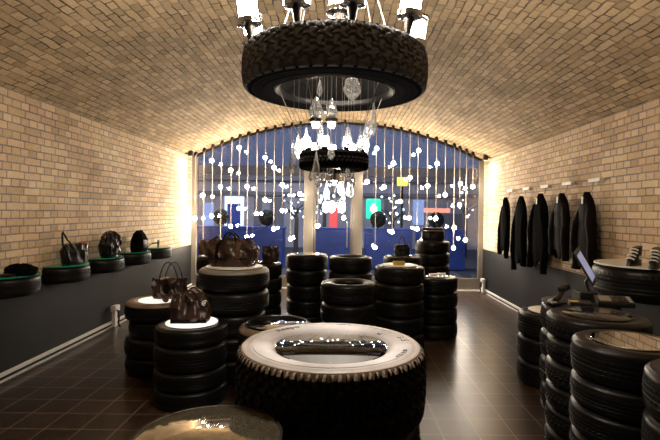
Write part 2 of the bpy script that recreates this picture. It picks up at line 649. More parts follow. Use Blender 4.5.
def sidewall_mesh(R, w, r0, half=False, mat='sidewall', mat2=None, rings_extra=True, flat=False):
    key = ('sw', round(R, 3), round(w, 3), round(r0, 3), half, mat, mat2, flat)
    if key in CACHE:
        return CACHE[key]
    low, up, inner = sw_profile(R, w, r0, flat)
    prof = low + up + inner
    # fine moulded ring lines on the sidewall
    bm = bmesh.new()
    P2 = []
    for i, (r, z) in enumerate(prof):
        P2.append((r, z))
        if rings_extra and i + 1 < len(prof):
            r2, z2 = prof[i + 1]
            if i in (3, 6, 11, 14):
                P2.append((r + (r2 - r) * .4, z + (z2 - z) * .4))
                d = .0025 if z > w / 2 else -.0025
                P2.append((r + (r2 - r) * .47, z + (z2 - z) * .47 + d))
                P2.append((r + (r2 - r) * .57, z + (z2 - z) * .57 + d))
                P2.append((r + (r2 - r) * .64, z + (z2 - z) * .64))
    if half:
        lathe(bm, P2, 40, -PI / 2, PI / 2, True)
    else:
        lathe(bm, P2, 72, closed_prof=True)
    if mat2:
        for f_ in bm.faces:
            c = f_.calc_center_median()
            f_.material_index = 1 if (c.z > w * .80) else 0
    o = finish(bm, 'sidewall', [M[mat], M[mat2]] if mat2 else M[mat], auto=50)
    me = o.data
    bpy.data.objects.remove(o)
    CACHE[key] = me
    return me


def groove(x, w):
    """1 inside a groove of half width w around 0"""
    x = abs(x)
    return max(0.0, min(1.0, (w - x) / (w * .35)))


def tread_mesh(R, w, kind, half=False, mat='rubber', mat_top=None, flat=False):
    key = ('tr', round(R, 3), round(w, 3), kind, half, mat, mat_top, flat)
    if key in CACHE:
        return CACHE[key]
    if kind == 'rib':
        nb, NU, sub, depth = 58, 40, 4, .008
    elif kind == 'block':
        nb, NU, sub, depth = 48, 34, 5, .010
    elif kind == 'lug':
        nb, NU, sub, depth = 44, 44, 12, .009
    else:
        nb, NU, sub, depth = 44, 44, 12, .018
    nT = nb * sub
    if half:
        nT //= 2
    bm = bmesh.new()
    z0, z1 = (w * .035, w * .965) if flat else (w * .10, w * .90)
    rows = []
    nrow = nT + 1 if half else nT
    for i in range(nrow):
        th = (-PI / 2 + PI * i / nT) if half else 2 * PI * i / nT
        ph = th / (2 * PI) * nb
        row = []
        for j in range(NU + 1):
            u = j / NU
            e = abs(2 * u - 1)
            r = R - .012 * e ** 2
            if e > .84:
                r -= (e - .84) / .16 * (.010 if flat else .030)
            g = 0.0
            if kind == 'rib':
                for gu in (.27, .42, .58, .73):
                    g = max(g, groove(u - gu, .022))
                if u < .22 or u > .78:
                    f = (ph + (.5 if u > .5 else 0)) % 1 - .5
                    g = max(g, .65 * groove(f, .16))
                elif .31 < u < .38 or .62 < u < .69:
                    f = (ph + u * 3) % 1 - .5
                    g = max(g, .5 * groove(f, .14))
            elif kind == 'block':
                for gu in (.30, .5, .70):
                    g = max(g, groove(u - gu - .018 * math.sin(ph * 2 * PI), .03))
                f = (ph + 1.6 * abs(u - .5) + (.5 if u > .5 else 0)) % 1 - .5
                g = max(g, groove(f, .15))
            else:
                # chunky interlocking blocks: four staggered columns with curved ends
                for k, gu in enumerate((.20, .40, .60, .80)):
                    gz = gu + .050 * math.sin(2 * PI * (ph + .5 * k)) + .012 * math.sin(6 * PI * (ph + .5 * k))
                    g = max(g, groove(u - gz, .026))
                colm = min(4, int(u * 5))
                slope = (1.3, -1.3, 1.3, -1.3, 1.3)[colm]
                f = (ph + .5 * (colm % 2) + slope * (u - (colm + .5) / 5) + .12 * math.sin(u * 30)) % 1 - .5
                g = max(g, groove(f, .13))
                if e > .72:
                    f = (ph + (.5 if u > .5 else 0)) % 1 - .5
                    g = max(g, 1.25 * groove(f, .17))
            r -= depth * g
            if j == 0 or j == NU:
                r = min(r, R - .03)
            row.append(bm.verts.new((r * math.cos(th), r * math.sin(th), z0 + (z1 - z0) * u)))
        rows.append(row)
    for i in range(nT):
        A, B = rows[i], rows[(i + 1) % nrow]
        for j in range(NU):
            f_ = bm.faces.new((A[j], B[j], B[j + 1], A[j + 1]))
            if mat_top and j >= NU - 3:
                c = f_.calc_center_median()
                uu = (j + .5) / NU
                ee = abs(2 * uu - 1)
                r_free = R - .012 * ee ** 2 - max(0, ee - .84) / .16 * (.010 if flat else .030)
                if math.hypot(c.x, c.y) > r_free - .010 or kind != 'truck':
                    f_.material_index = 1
    o = finish(bm, 'tread', [M[mat], M[mat_top]] if mat_top else M[mat], auto=35)
    me = o.data
    bpy.data.objects.remove(o)
    CACHE[key] = me
    return me


def put_tyre(loc, R, w, kind, label, group, rz=None, r0f=.58, sw='sidewall', sw_top=None, tr='rubber', tr_top=None, name='tyre', flat=False):
    t = thing(name, label, 'tyre', loc, random.uniform(0, 6.28) if rz is None else rz, group)
    link(sidewall_mesh(R, w, R * r0f, False, sw, sw_top, True, flat), 'sidewall', t)
    link(tread_mesh(R, w, kind, False, tr, tr_top, flat), 'tread', t)
    return t


STACK = {}


def stack(key, x, y, R, widths, kind, desc, top=None, Rs=None, jit=.006):
    """widths bottom to top"""
    z = 0.001
    n = len(widths)
    for i, w in enumerate(widths):
        r = Rs[i] if Rs else R
        opts = dict(top) if (top and i == n - 1) else {}
        k = opts.pop('kind', kind)
        jx, jy = (0, 0) if i == n - 1 else (random.uniform(-jit, jit), random.uniform(-jit, jit))
        place = 'topmost' if i == n - 1 else ('bottom' if i == 0 else ORD[i + 1] + ' from the floor')
        if place in ('topmost', 'bottom'):
            lab = '%s black tyre of the stack %s' % (place, desc)
        else:
            lab = '%s black tyre up in the stack %s' % (ORD[i + 1], desc)
        put_tyre((x + jx, y + jy, z), r, w - .001, k, lab, 'tyres of the stack ' + desc, **opts)
        z += w
    STACK[key] = (x, y, z, R)
    return z


def xat(px, py, y):
    return at(px, py, y).x


# big truck tyre table in the middle foreground
TX, TY, TR = -.047, 2.5, .5
put_tyre((TX, TY, .001), .46, .30, 'truck', 'black tyre at the bottom under the wide pale-topped truck tyre table', 'tyres of the truck tyre table')
put_tyre((TX, TY, .302), .475, .29, 'truck', 'black tyre in the middle, directly under the wide pale-topped truck tyre', 'tyres of the truck tyre table')
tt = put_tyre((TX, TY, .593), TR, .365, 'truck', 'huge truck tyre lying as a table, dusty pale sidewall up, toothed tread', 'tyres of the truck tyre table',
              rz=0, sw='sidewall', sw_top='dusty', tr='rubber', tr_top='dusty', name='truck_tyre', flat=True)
TZ = .593 + .365


def sw_lettering(text, size, rad, ang, parent, w):
    cu = bpy.data.curves.new('txt', 'FONT')
    cu.body = text
    cu.size = size
    cu.extrude = .0012
    cu.align_x = 'CENTER'
    to = bpy.data.objects.new('txt', cu)
    COL.objects.link(to)
    bpy.context.view_layer.update()
    dg = bpy.context.evaluated_depsgraph_get()
    me = bpy.data.meshes.new_from_object(to.evaluated_get(dg))
    bpy.data.objects.remove(to)
    low, up, inner = sw_profile(TR, w, TR * .58, True)

    def zsw(r):
        for (r1, z1), (r2, z2) in zip(up, up[1:]):
            if min(r1, r2) <= r <= max(r1, r2):
                t = (r - r1) / (r2 - r1) if r2 != r1 else 0
                return z1 + (z2 - z1) * t
        return w
    for v in me.vertices:
        r = rad + v.co.y
        a = ang - v.co.x / rad
        v.co = Vector((r * math.cos(a), r * math.sin(a), zsw(r) + .0015 + v.co.z))
    me.materials.clear()
    me.materials.append(M['letter'])
    o = link(me, 'lettering', parent)
    o['label'] = 'raised dark lettering on the pale sidewall'
    return o


sw_lettering('Reepo', .062, .375, math.radians(133), tt, .364)
sw_lettering('315', .060, .385, math.radians(14), tt, .364)
sw_lettering('80 R 22.5', .034, .385, math.radians(-26), tt, .364)
sw_lettering('e6', .03, .335, math.radians(38), tt, .364)
sw_lettering('REEPO', .03, .40, math.radians(80), tt, .364)

# the ordinary stacks: (key, px centre, py top, depth Y, R, widths, kind, description)
def S(key, px, py, y, R, widths, kind, desc, **kw):
    x = xat(px, py, y)
    return stack(key, x, y, R, widths, kind, desc, **kw)


S('S1', 192, 322, 4.1, .309, [.155, .155, .205, .152], 'rib', 'carrying the crumpled brown doctor bag')
S('S2', 158.5, 299, 4.85, .315, [.185, .185, .17, .185], 'block', 'carrying the brown tall-handled tote', Rs=[.31, .315, .28, .32],
  top=dict(sw_top='brownish', tr_top='brownish', kind='block'))
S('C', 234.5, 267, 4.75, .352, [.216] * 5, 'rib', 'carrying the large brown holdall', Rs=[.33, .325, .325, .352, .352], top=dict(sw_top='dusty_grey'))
S('D', 222, 256, 5.75, .30, [.22] * 5, 'rib', 'hidden behind the large brown holdall')
S('E', 259, 262, 6.3, .31, [.193] * 5, 'rib', 'carrying the small folded brown bag')
S('F', 307.3, 252, 6.7, .295, [.21] * 5, 'rib', 'just left of the glass door')
S('G', 350.5, 256, 6.45, .298, [.21] * 5, 'rib', 'straight in front of the glass door')
S('H', 348.5, 281, 5.2, .31, [.2217] * 4, 'rib', 'right behind the truck tyre table')
S('I', 399.5, 265.5, 5.8, .31, [.2] * 5, 'rib', 'topped by the folded yellow card')
S('J', 434.8, 276, 6.38, .305, [.2] * 4, 'rib', 'holding white sample boxes by the aisle')
S('K', 432.7, 241.5, 8.0, .292, [.197] * 6, 'rib', 'tallest by the window, under the black handbag')
S('L', 402.5, 255, 7.35, .30, [.196] * 5, 'rib', 'carrying the small loop-handled black bag')
S('M', 277, 324, 3.96, .32, [.2333] * 3, 'rib', 'low and glass-topped behind the truck tyre', top=dict(sw_top='brownish'))
S('N', 208, 446, 1.845, .293, [.1875] * 4, 'rib', 'nearest the camera with bronze glass disc')
S('O', 551, 312, 4.62, .31, [.235, .235, .235], 'rib', 'farthest along the right wall')
S('P', 580.5, 303, 3.95, .31, [.228] * 4, 'block', 'carrying the payment tablet')
S('Q', 597, 313, 3.25, .325, [.1617] * 6, 'block', 'with black glass before the payment tablet')
S('R', 630.5, 339, 2.6, .299, [.15, .15, .15, .155, .155, .204], 'rib', 'with the brick-reflecting mirror')
S('S', 729, 361, 1.93, .30, [.2] * 5, 'rib', 'cut off at the right photo edge')

# half tyres fixed to the walls as shelves ------------------------------
def wall_tyre(name, side, y, ztop, R, w, kind, label, group):
    x = (XL + .008) if side < 0 else (XR - .008)
    t = thing(name, label, 'tyre shelf', (x, y, ztop - w), 0 if side < 0 else PI, group)
    link(sidewall_mesh(R, w, R * .58, True), 'sidewall', t)
    link(tread_mesh(R, w, kind, True), 'tread', t)
    return t


def half_disc(name, side, y, z, R, h, mat, label, cat, group=None):
    x = (XL + .012) if side < 0 else (XR - .012)
    bm = bmesh.new()
    n = 40
    a = [(R * math.cos(-PI / 2 + PI * i / n), R * math.sin(-PI / 2 + PI * i / n)) for i in range(n + 1)]
    lo = [bm.verts.new((p, q, 0)) for p, q in a]
    hi = [bm.verts.new((p, q, h)) for p, q in a]
    bm.faces.new(lo)
    bm.faces.new(hi)
    for i in range(n + 1):
        j = (i + 1) % (n + 1)
        bm.faces.new((lo[i], lo[j], hi[j], hi[i]))
    o = finish(bm, name, M[mat], smooth=False, loc=(x, y, z))
    if side > 0:
        o.rotation_euler = (0, 0, PI)
    tag(o, label, cat, group)
    return o


SHELF = [(4.44, 'under the flat black cap'), (5.34, 'under the black handbag with the red edge'), (6.2, 'under the shiny quilted black bag'),
         (7.08, 'under the black bucket bag'), (7.95, 'under the sunglasses, nearest the window')]
for y, d in SHELF:
    wall_tyre('tyre_shelf', -1, y, 1.005, .315, .185, 'rib', 'half tyre shelf on the left wall ' + d, 'half tyre shelves on the left wall')
    half_disc('glass_shelf', -1, y, 1.0065, .30, .012, 'green_glass', 'green-edged glass top on the half tyre ' + d, 'glass top', 'green glass tops on the left wall')
wall_tyre('tyre_shelf', 1, 4.6, 1.17, .5, .32, 'rib', 'huge half tyre shelf on the right wall under the high-top shoes', None)
half_disc('display_board', 1, 4.6, 1.1715, .475, .014, 'white_disc', 'white half round board on the huge right wall tyre under the shoes', 'board')


# round tops ------------------------------------------------------------
def disc(name, key, rf, mat, label, cat, dz=.001, h=.01, rim=None, group=None):
    x, y, z, R = STACK[key]
    r = R * rf
    bm = bmesh.new()
    solid(bm, [(r * .985, 0), (r, h * .25), (r, h * .75), (r * .985, h)], 64)
    if rim:
        t = thing(name, label, cat, (x, y, z + dz), 0, group)
        finish(bm, 'top_plate', M[mat], t)
        bm = bmesh.new()
        lathe(bm, [(r - .004, -.001), (r + .007, -.001), (r + .007, h + .003), (r - .004, h + .003)], 64, closed_prof=True)
        finish(bm, 'rim', M[rim], t)
        return t
    o = finish(bm, name, M[mat], loc=(x, y, z + dz))
    tag(o, label, cat, group)
    return o


STACK['T'] = (TX, TY, TZ, TR)
disc('glass_disc', 'T', .595, 'tint_glass', 'round glass tabletop set in the hole of the huge truck tyre', 'glass top', dz=-.024, h=.010)
disc('display_floor', 'T', .585, 'plastic', 'round dark display floor under the glass of the truck tyre table', 'board', dz=-.17, h=.02)

for (bx, by, bw, bd, rz, mt, lab) in ((-.09, -.06, .24, .19, .12, 'white_disc', 'white slotted case lying under the glass of the truck tyre table'),
                                      (.14, -.02, .14, .18, -.2, 'grey_plastic', 'pale grey case right of the white one under the truck tyre glass')):
    t = thing('display_case', lab, 'case', (TX + bx, TY + by, TZ - .1495 + .0, ), rz)
    bm = bmesh.new()
    box(bm, (0, 0, .055), (bw, bd, .11), bevel=.012)
    finish(bm, 'case_body', M[mt], t)
    for k in range(2):
        bm = bmesh.new()
        box(bm, (0, -.03 + k * .055, .1105), (bw * .7, .010, .004))
        finish(bm, 'slot', M['plastic'], t, smooth=False)
disc('white_disc', 'S1', .71, 'glow_board', 'bright white round board under the crumpled brown doctor bag', 'board')
disc('white_disc', 'S2', .62, 'glow_board', 'white round board under the brown tote with tall loop handles', 'board', dz=-.012)
disc('white_disc', 'C', .80, 'white_disc', 'white round board under the large brown holdall', 'board')
disc('glass_disc', 'M', .80, 'mirror', 'round reflective glass top on the low stack behind the truck tyre table', 'glass top', rim='dark_metal')
disc('glass_disc', 'N', .97, 'brown_mirror', 'round bronze glass top with a dark metal rim, nearest the camera', 'glass top', rim='dark_metal')
disc('white_disc', 'O', .68, 'white_disc', 'white round board on the stack farthest along the right wall', 'board')
disc('white_disc', 'I', .72, 'white_disc', 'white round board holding the folded yellow card', 'board')
disc('glass_disc', 'J', .70, 'mirror', 'small glass top with white samples on the four-tyre stack by the aisle', 'glass top')
disc('counter_board', 'P', .98, 'plastic', 'round black counter board under the payment terminal', 'board')
disc('glass_disc', 'Q', .66, 'black_glass', 'round black glass top in front of the payment terminal', 'glass top', dz=-.008)
disc('mirror_disc', 'R', .66, 'mirror', 'round mirror top reflecting the yellow brick wall', 'mirror', dz=-.01)
disc('glass_disc', 'S', .70, 'brown_mirror', 'bronze glass top on the stack cut off at the right edge', 'glass top')
disc('board_disc', 'F', .62, 'mirror', 'round glass top on the five smooth tyres left of the door post', 'glass top', dz=-.01)
disc('board_disc', 'L', .7, 'black_glass', 'black round board under the small black loop-handled bag', 'board')
disc('board_disc', 'K', .7, 'black_glass', 'black round board under the handbag on the tallest back stack', 'board')
disc('board_disc', 'E', .7, 'black_glass', 'black round board under the small folded brown bag', 'board')
disc('board_disc', 'D', .7, 'black_glass', 'black round board under the orange-brown pouch', 'board')

# things on the tops
x, y, z, R = STACK['I']
bm = bmesh.new()
q = [(-.085, -.02, 0), (.06, -.03, 0), (.06, .012, .045), (-.085, .022, .045), (-.085, .062, 0), (.06, .052, 0)]
v = [bm.verts.new(p) for p in q]
bm.faces.new((v[0], v[1], v[2], v[3]))
bm.faces.new((v[3], v[2], v[5], v[4]))
bmesh.ops.solidify(bm, geom=bm.faces[:], thickness=.003)
tag(finish(bm, 'folded_card', M['yellow_paper'], smooth=False, loc=(x + .0, y - .04, z + .013)), 'folded yellow card standing on the white disc of a stack right of centre', 'card')
x, y, z, R = STACK['J']
for i, (dx, dy, rz) in enumerate(((-.03, -.06, .3), (.09, .02, -.5))):
    bm = bmesh.new()
    box(bm, (0, 0, .012), (.11, .075, .024), bevel=.006)
    o = finish(bm, 'sample_box', M['tag'], loc=(x + dx, y + dy, z + .012))
    o.rotation_euler = (0, 0, rz)
    tag(o, ('small white sample box at the front of the glass top by the aisle', 'small white sample box at the back of the glass top by the aisle')[i], 'box', 'white sample boxes by the aisle')

# ------------------------------------------------------------------ bags
def bag_body(bm, L, W, Hh, prof, wr=.012, seed=0, power=2.6, n=64, m=22, freq=5, crown=0.0):
    rnd = random.Random(seed)
    ph = [rnd.uniform(0, 6.28) for _ in range(8)]
    rings = []
    for j in range(m + 1):
        t = j / m
        # interpolate profile (t, sx, sy)
        for (t0, a0, b0), (t1, a1, b1) in zip(prof, prof[1:]):
            if t0 <= t <= t1:
                k = (t - t0) / (t1 - t0)
                k = k * k * (3 - 2 * k)
                sx, sy = a0 + (a1 - a0) * k, b0 + (b1 - b0) * k
                break
        ring = []
        for i in range(n):
            a = 2 * PI * i / n
            c, s = math.cos(a), math.sin(a)
            ex = math.copysign(abs(c) ** (2 / power), c)
            ey = math.copysign(abs(s) ** (2 / power), s)
            fold = math.sin(freq * 2 * a + ph[0] + 2.2 * math.sin(3 * t + ph[1])) + .7 * math.sin(freq * 3.1 * a + ph[2] + 4 * t) + .6 * math.sin(9 * t + 3 * a + ph[3])
            d = wr * fold * min(1, t * 3) * (.35 + .65 * t)
            x = ex * (L / 2 * sx + d * .5)
            y = ey * max(.004, W / 2 * sy + d)
            z = Hh * t + crown * (1 - ex * ex) * t * t + wr * .5 * math.sin(4 * a + ph[4]) * t
            ring.append(bm.verts.new((x, y, z)))
        rings.append(ring)
    for j in range(m):
        for i in range(n):
            bm.faces.new((rings[j][i], rings[j][(i + 1) % n], rings[j + 1][(i + 1) % n], rings[j + 1][i]))
    bm.faces.new(rings[0])
    bm.faces.new(rings[-1])


def bag(name, label, loc, rz, L, W, Hh, prof, mat, handles=(), wr=.012, seed=0, freq=5, crown=0.0, hmat=None, hr=.008, cat='bag', base=True, power=2.6):
    t = thing(name, label, cat, loc, rz)
    bm = bmesh.new()
    bag_body(bm, L, W, Hh, prof, wr, seed, freq=freq, crown=crown, power=power)
    finish(bm, 'bag_body', M[mat], t, auto=70)
    for (x0, x1, yy, hh, z0, lean) in handles:
        bm = bmesh.new()
        p = arc((x0, yy, z0), (x1, yy, z0), hh, 18, Vector((0, lean, 0)), .62)
        tube(bm, p, hr, 8)
        finish(bm, 'handle', M[hmat or mat], t)
    return t


boxy = [(0, .92, .95), (.08, 1.0, 1.0), (.5, .97, .85), (.8, .86, .55), (.93, .8, .3), (1, .74, .12)]
# crumpled doctor bag
x, y, z, R = STACK['S1']
b = bag('doctor_bag', 'crumpled brown leather doctor bag on a bright white disc', (x - .012, y, z + .012), .12, .335, .20, .235, boxy, 'brown_leather',
        [(-.07, .06, -.035, .075, .20, -.02), (-.05, .08, .04, .085, .20, .02)], wr=.024, seed=3, hr=.010, freq=4)
bm = bmesh.new()
solid(bm, [(.001, 0), (.026, .001), (.026, .005), (.001, .006)], 24)
o = finish(bm, 'badge', M['tag'], b, loc=(.125, -.058, .17))
o.rotation_euler = (PI / 2 + .25, 0, .5)
o['label'] = 'round pale leather badge'
bm = bmesh.new()
lathe(bm, [(.013, .0062), (.017, .0062), (.017, .0072), (.013, .0072)], 24, closed_prof=True)
o2 = finish(bm, 'badge_ring', M['dark_metal'], o)
bm = bmesh.new()
for yy in (-.105, .105):
    box(bm, (0, yy * .93, .018), (.30, .006, .03), bevel=.002)
finish(bm, 'base_band', M['dark_leather'], b)
# tote with tall loops
x, y, z, R = STACK['S2']
tote = [(0, .93, .9), (.08, 1, 1), (.6, .98, .75), (1, .96, .4)]
b = bag('tote_bag', 'dark brown leather tote with two tall thin loop handles', (x + .095, y + .06, z + .001), .15, .345, .16, .205, tote, 'brown_leather',
        [(-.10, .085, -.03, .20, .18, -.03), (-.06, .12, .03, .19, .18, .02)], wr=.022, seed=8, hr=.006)
bm = bmesh.new()
box(bm, (0, -.066, .10), (.10, .01, .09), bevel=.004)
finish(bm, 'front_pocket', M['dark_leather'], b)
# roll of leather next to it
bm = bmesh.new()
tube(bm, [(0, -.05, 0), (0, 0, 0), (0, .05, 0), (0, .10, 0)], [.028, .030, .029, .026], 20)
o = finish(bm, 'leather_cuff', M['tan_leather'], loc=(x + .125, y - .15, z + .031), auto=60)
o.rotation_euler = (0, 0, .5)
tag(o, 'small rolled brown leather pouch beside the tall-handled tote', 'pouch')
# large holdall
x, y, z, R = STACK['C']
hold = [(0, .80, .9), (.1, .84, 1.0), (.32, .92, 1.0), (.42, 1.0, .98), (.62, 1.0, .86), (.85, .84, .55), (1, .62, .18)]
b = bag('holdall', 'large crumpled brown leather holdall on a white disc', (x - .03, y, z + .012), -.06, .52, .27, .275, hold, 'brown_leather',
        [(-.075, .065, -.05, .085, .25, -.015), (-.075, .065, .05, .075, .25, .02)], wr=.026, seed=21, freq=4, hmat='black_leather', hr=.010, power=2.3)
for sx, w_ in ((-.11, .03), (.10, .04)):
    bm = bmesh.new()
    p = [(sx, -.115, .03), (sx, -.142, .09), (sx, -.138, .16), (sx, -.10, .225), (sx * .8, -.05, .255)]
    for (p0, p1) in zip(p, p[1:]):
        c = (Vector(p0) + Vector(p1)) / 2
        d = Vector(p1) - Vector(p0)
        rot = d.to_track_quat('Z', 'Y').to_matrix()
        box(bm, c, (w_, .008, d.length * 1.06) if True else 0, rot, bevel=.002, seg=1)
    finish(bm, 'strap', M['tan_leather'] if sx > 0 else M['dark_leather'], b)
bm = bmesh.new()
tube(bm, [(.25, -.02, .17), (.285, -.06, .12), (.275, -.08, .06), (.245, -.06, .02), (.2, -.12, .012)], [.012, .014, .014, .012, .010], 10)
finish(bm, 'shoulder_strap', M['tan_leather'], b)
bm = bmesh.new()
box(bm, (0, -.137, .083), (.40, .012, .022), bevel=.004)
finish(bm, 'zip_band', M['black_leather'], b)
# pouch on D, folded bag on E
x, y, z, R = STACK['D']
bag('pouch', 'orange-brown leather pouch peeping out left of the holdall', (xat(203.5, 250, y) + .05, y - .02, z + .012), .3, .20, .13, .17, boxy, 'tan_leather', [(-.04, .04, 0, .03, .15, 0)], wr=.02, seed=5, freq=3)
x, y, z, R = STACK['E']
bag('folded_bag', 'small folded brown leather bag right of the holdall', (xat(270.5, 256, y - .08), y - .08, z + .012), -.1, .215, .11, .20, [(0, .95, 1), (.5, 1, 1), (.85, .95, .6), (1, 1.0, .25)], 'brown_leather',
    [(-.05, .06, -.01, .03, .185, 0)], wr=.014, seed=11)
x, y, z, R = STACK['L']
b = bag('small_handbag', 'small black bag with a tall loop handle on the back stack', (xat(402, 250, y), y, z + .012), 0, .25, .14, .165, [(0, .95, 1), (.6, 1, .9), (1, .85, .35)], 'black_leather', [(-.05, .05, 0, .14, .15, 0)], wr=.006, seed=2)
x, y, z, R = STACK['K']
b = bag('bowling_bag', 'rounded black handbag on the tallest stack by the window', (x, y, z + .012), 0, .40, .2, .21, [(0, .86, 1), (.15, 1, 1), (.7, .98, .9), (.92, .9, .6), (1, .8, .3)], 'black_leather', [(-.08, .08, -.03, .10, .19, 0), (-.08, .08, .03, .09, .19, 0)], wr=.005, seed=9)
bm = bmesh.new()
box(bm, (0, -.098, .16), (.34, .012, .012), bevel=.003)
finish(bm, 'zip_band', M['steel'], b)

# left wall shelf goods
gz = 1.0195
p = Vector((XL + .20, 4.42, gz))
t = thing('flat_cap', 'flat black peaked cap lying on the nearest left wall shelf', 'cap', p, -.3)
bm = bmesh.new()
bag_body(bm, .30, .24, .10, [(0, .9, .9), (.2, 1, 1), (.6, .95, .95), (.9, .6, .6), (1, .2, .2)], .012, 4, power=2.1)
finish(bm, 'crown', M['black_cloth'], t, auto=80)
bm = bmesh.new()
bag_body(bm, .16, .12, .022, [(0, .9, .9), (.5, 1, 1), (1, .9, .9)], .002, 5, power=2.2)
finish(bm, 'peak', M['black_leather'], t, loc=(.02, -.15, .002))
p = Vector((XL + .17, 5.36, gz))
b = bag('handbag', 'black leather handbag with an upright strap and red edge', p, PI / 2 - .25, .34, .17, .225, [(0, .85, .95), (.1, .92, 1), (.6, .98, .85), (.85, 1.02, .5), (1, 1.0, .2)], 'black_leather', [], wr=.012, seed=15)
bm = bmesh.new()
tube(bm, [(-.02, 0, .20), (-.10, 0, .27), (-.155, 0, .345), (-.168, 0, .365), (-.176, 0, .35), (-.175, 0, .28), (-.165, 0, .2)], [.010, .010, .010, .010, .010, .010, .010], 8)
finish(bm, 'handle', M['black_leather'], b)
bm = bmesh.new()
box(bm, (.10, -.02, .228), (.10, .03, .02), bevel=.006)
o = finish(bm, 'lining_edge', M['red'], b)
o['label'] = 'red lining edge'
bm = bmesh.new()
for sx in (.04, .11):
    box(bm, (sx, -.062, .17), (.014, .012, .09), bevel=.003)
finish(bm, 'buckle', M['steel'], b)
p = Vector((XL + .17, 6.18, gz))
b = bag('quilted_bag', 'shiny quilted round black bag on the middle left wall shelf', p, PI / 2, .40, .19, .33, [(0, .8, .9), (.12, .95, 1), (.5, 1, 1), (.8, .82, .8), (.94, .55, .5), (1, .25, .2)], 'black_shiny', [(-.06, .06, 0, .03, .31, 0)], wr=.02, seed=31, freq=7, power=2.1)
p = Vector((XL + .17, 7.06, gz))
b = bag('bucket_bag', 'matt black bucket bag sloping to a point, on the left wall shelf', p, PI / 2, .33, .2, .31, [(0, .9, .9), (.1, 1, 1), (.55, .98, .9), (.8, .8, .6), (1, .42, .16)], 'black_cloth', [(-.03, .1, 0, .03, .28, 0)], wr=.010, seed=41)
bm = bmesh.new()
box(bm, (-.02, -.095, .11), (.15, .02, .12), bevel=.008)
finish(bm, 'front_pocket', M['black_leather'], b)
p = Vector((XL + .17, 7.80, gz))
t = thing('sunglasses', 'black sunglasses lying on the farthest left wall shelf', 'glasses', p, PI / 2 + .3)
t.scale = (1.35, 1.35, 1.35)
for s in (-1, 1):
    bm = bmesh.new()
    lathe(bm, [(.036, -.006), (.046, -.006), (.046, .006), (.036, .006)], 28, closed_prof=True)
    o = finish(bm, 'frame', M['black_leather'], t, loc=(s * .052, 0, .046))
    o.rotation_euler = (PI / 2, 0, 0)
    bm = bmesh.new()
    solid(bm, [(.036, -.001), (.036, .001)], 28)
    finish(bm, 'lens', M['black_glass'], o)
    bm = bmesh.new()
    tube(bm, [(s * .096, 0, .055), (s * .096, .07, .05), (s * .092, .12, .008)], .005, 6)
    finish(bm, 'arm', M['black_leather'], t)
bm = bmesh.new()
tube(bm, arc((-.012, 0, .05), (.012, 0, .05), .006, 6), .004, 6)
finish(bm, 'bridge', M['black_leather'], t)

# ------------------------------------------------------------------ high-top shoes on the right wall shelf
def shoe(loc, rz, label):
    t = thing('high_top_shoe', label, 'shoe', loc, rz, 'high-top shoes on the right wall shelf')
    t.scale = (.84, .84, .84)
    Lr, Wd = .27, .095
    # upper: loft along height
    rings = []
    bm = bmesh.new()
    lv = [(.018, -.045, .135, 1.0), (.05, -.045, .13, 1.0), (.075, -.04, .105, .95), (.10, -.045, .045, .85), (.13, -.05, .025, .78), (.17, -.055, .022, .78), (.205, -.062, .025, .82)]
    n = 28
    for z, xb, xf, wf in lv:
        ring = []
        for i in range(n):
            a = 2 * PI * i / n
            cx, hx = (xb - .07 + xf) / 2, (xf - xb + .07) / 2
            ring.append(bm.verts.new((cx + hx * math.cos(a), Wd / 2 * wf * math.copysign(abs(math.sin(a)) ** .8, math.sin(a)), z + (.014 * -math.cos(a) if z > .19 else 0))))
        rings.append(ring)
    for A, B in zip(rings, rings[1:]):
        for i in range(n):
            bm.faces.new((A[i], A[(i + 1) % n], B[(i + 1) % n], B[i]))
    bm.faces.new(rings[0])
    bm.faces.new(rings[-1])
    finish(bm, 'upper', M['black_leather'], t, auto=60)
    bm = bmesh.new()
    bag_body(bm, .265, .10, .02, [(0, .97, .97), (.5, 1, 1), (1, .98, .98)], 0, 1, power=2.4, n=36, m=4)
    finish(bm, 'sole', M['plastic'], t, loc=(.012, 0, 0))
    for k in range(4):
        bm = bmesh.new()
        z = .078 + k * .033
        xx = .115 - k * .033 if k < 2 else .045 - (k - 2) * .012
        tube(bm, [(xx - .02, -.045, z - .006), (xx, -.03, z + .008), (xx + .004, 0, z + .012), (xx, .03, z + .008), (xx - .02, .045, z - .006)], .0085, 8)
        finish(bm, 'white_strap', M['tag'], t)
    for s in (-1, 1):
        bm = bmesh.new()
        lathe(bm, [(.012, -.003), (.024, -.003), (.024, .003), (.012, .003)], 20, closed_prof=True)
        o = finish(bm, 'ring_emblem', M['tag'], t, loc=(-.03, s * .045, .09))
        o.rotation_euler = (PI / 2, 0, 0)
    return t


bz = 1.1715 + .0145
p = at(634.5, 262, 4.42)
shoe((p.x, 4.42, bz), PI + .55, 'black high-top shoe with white straps standing first on the wall shelf')
p = at(655, 264, 4.24)
shoe((p.x, 4.24, bz), PI + .8, 'black high-top shoe showing white rings, second on the wall shelf')

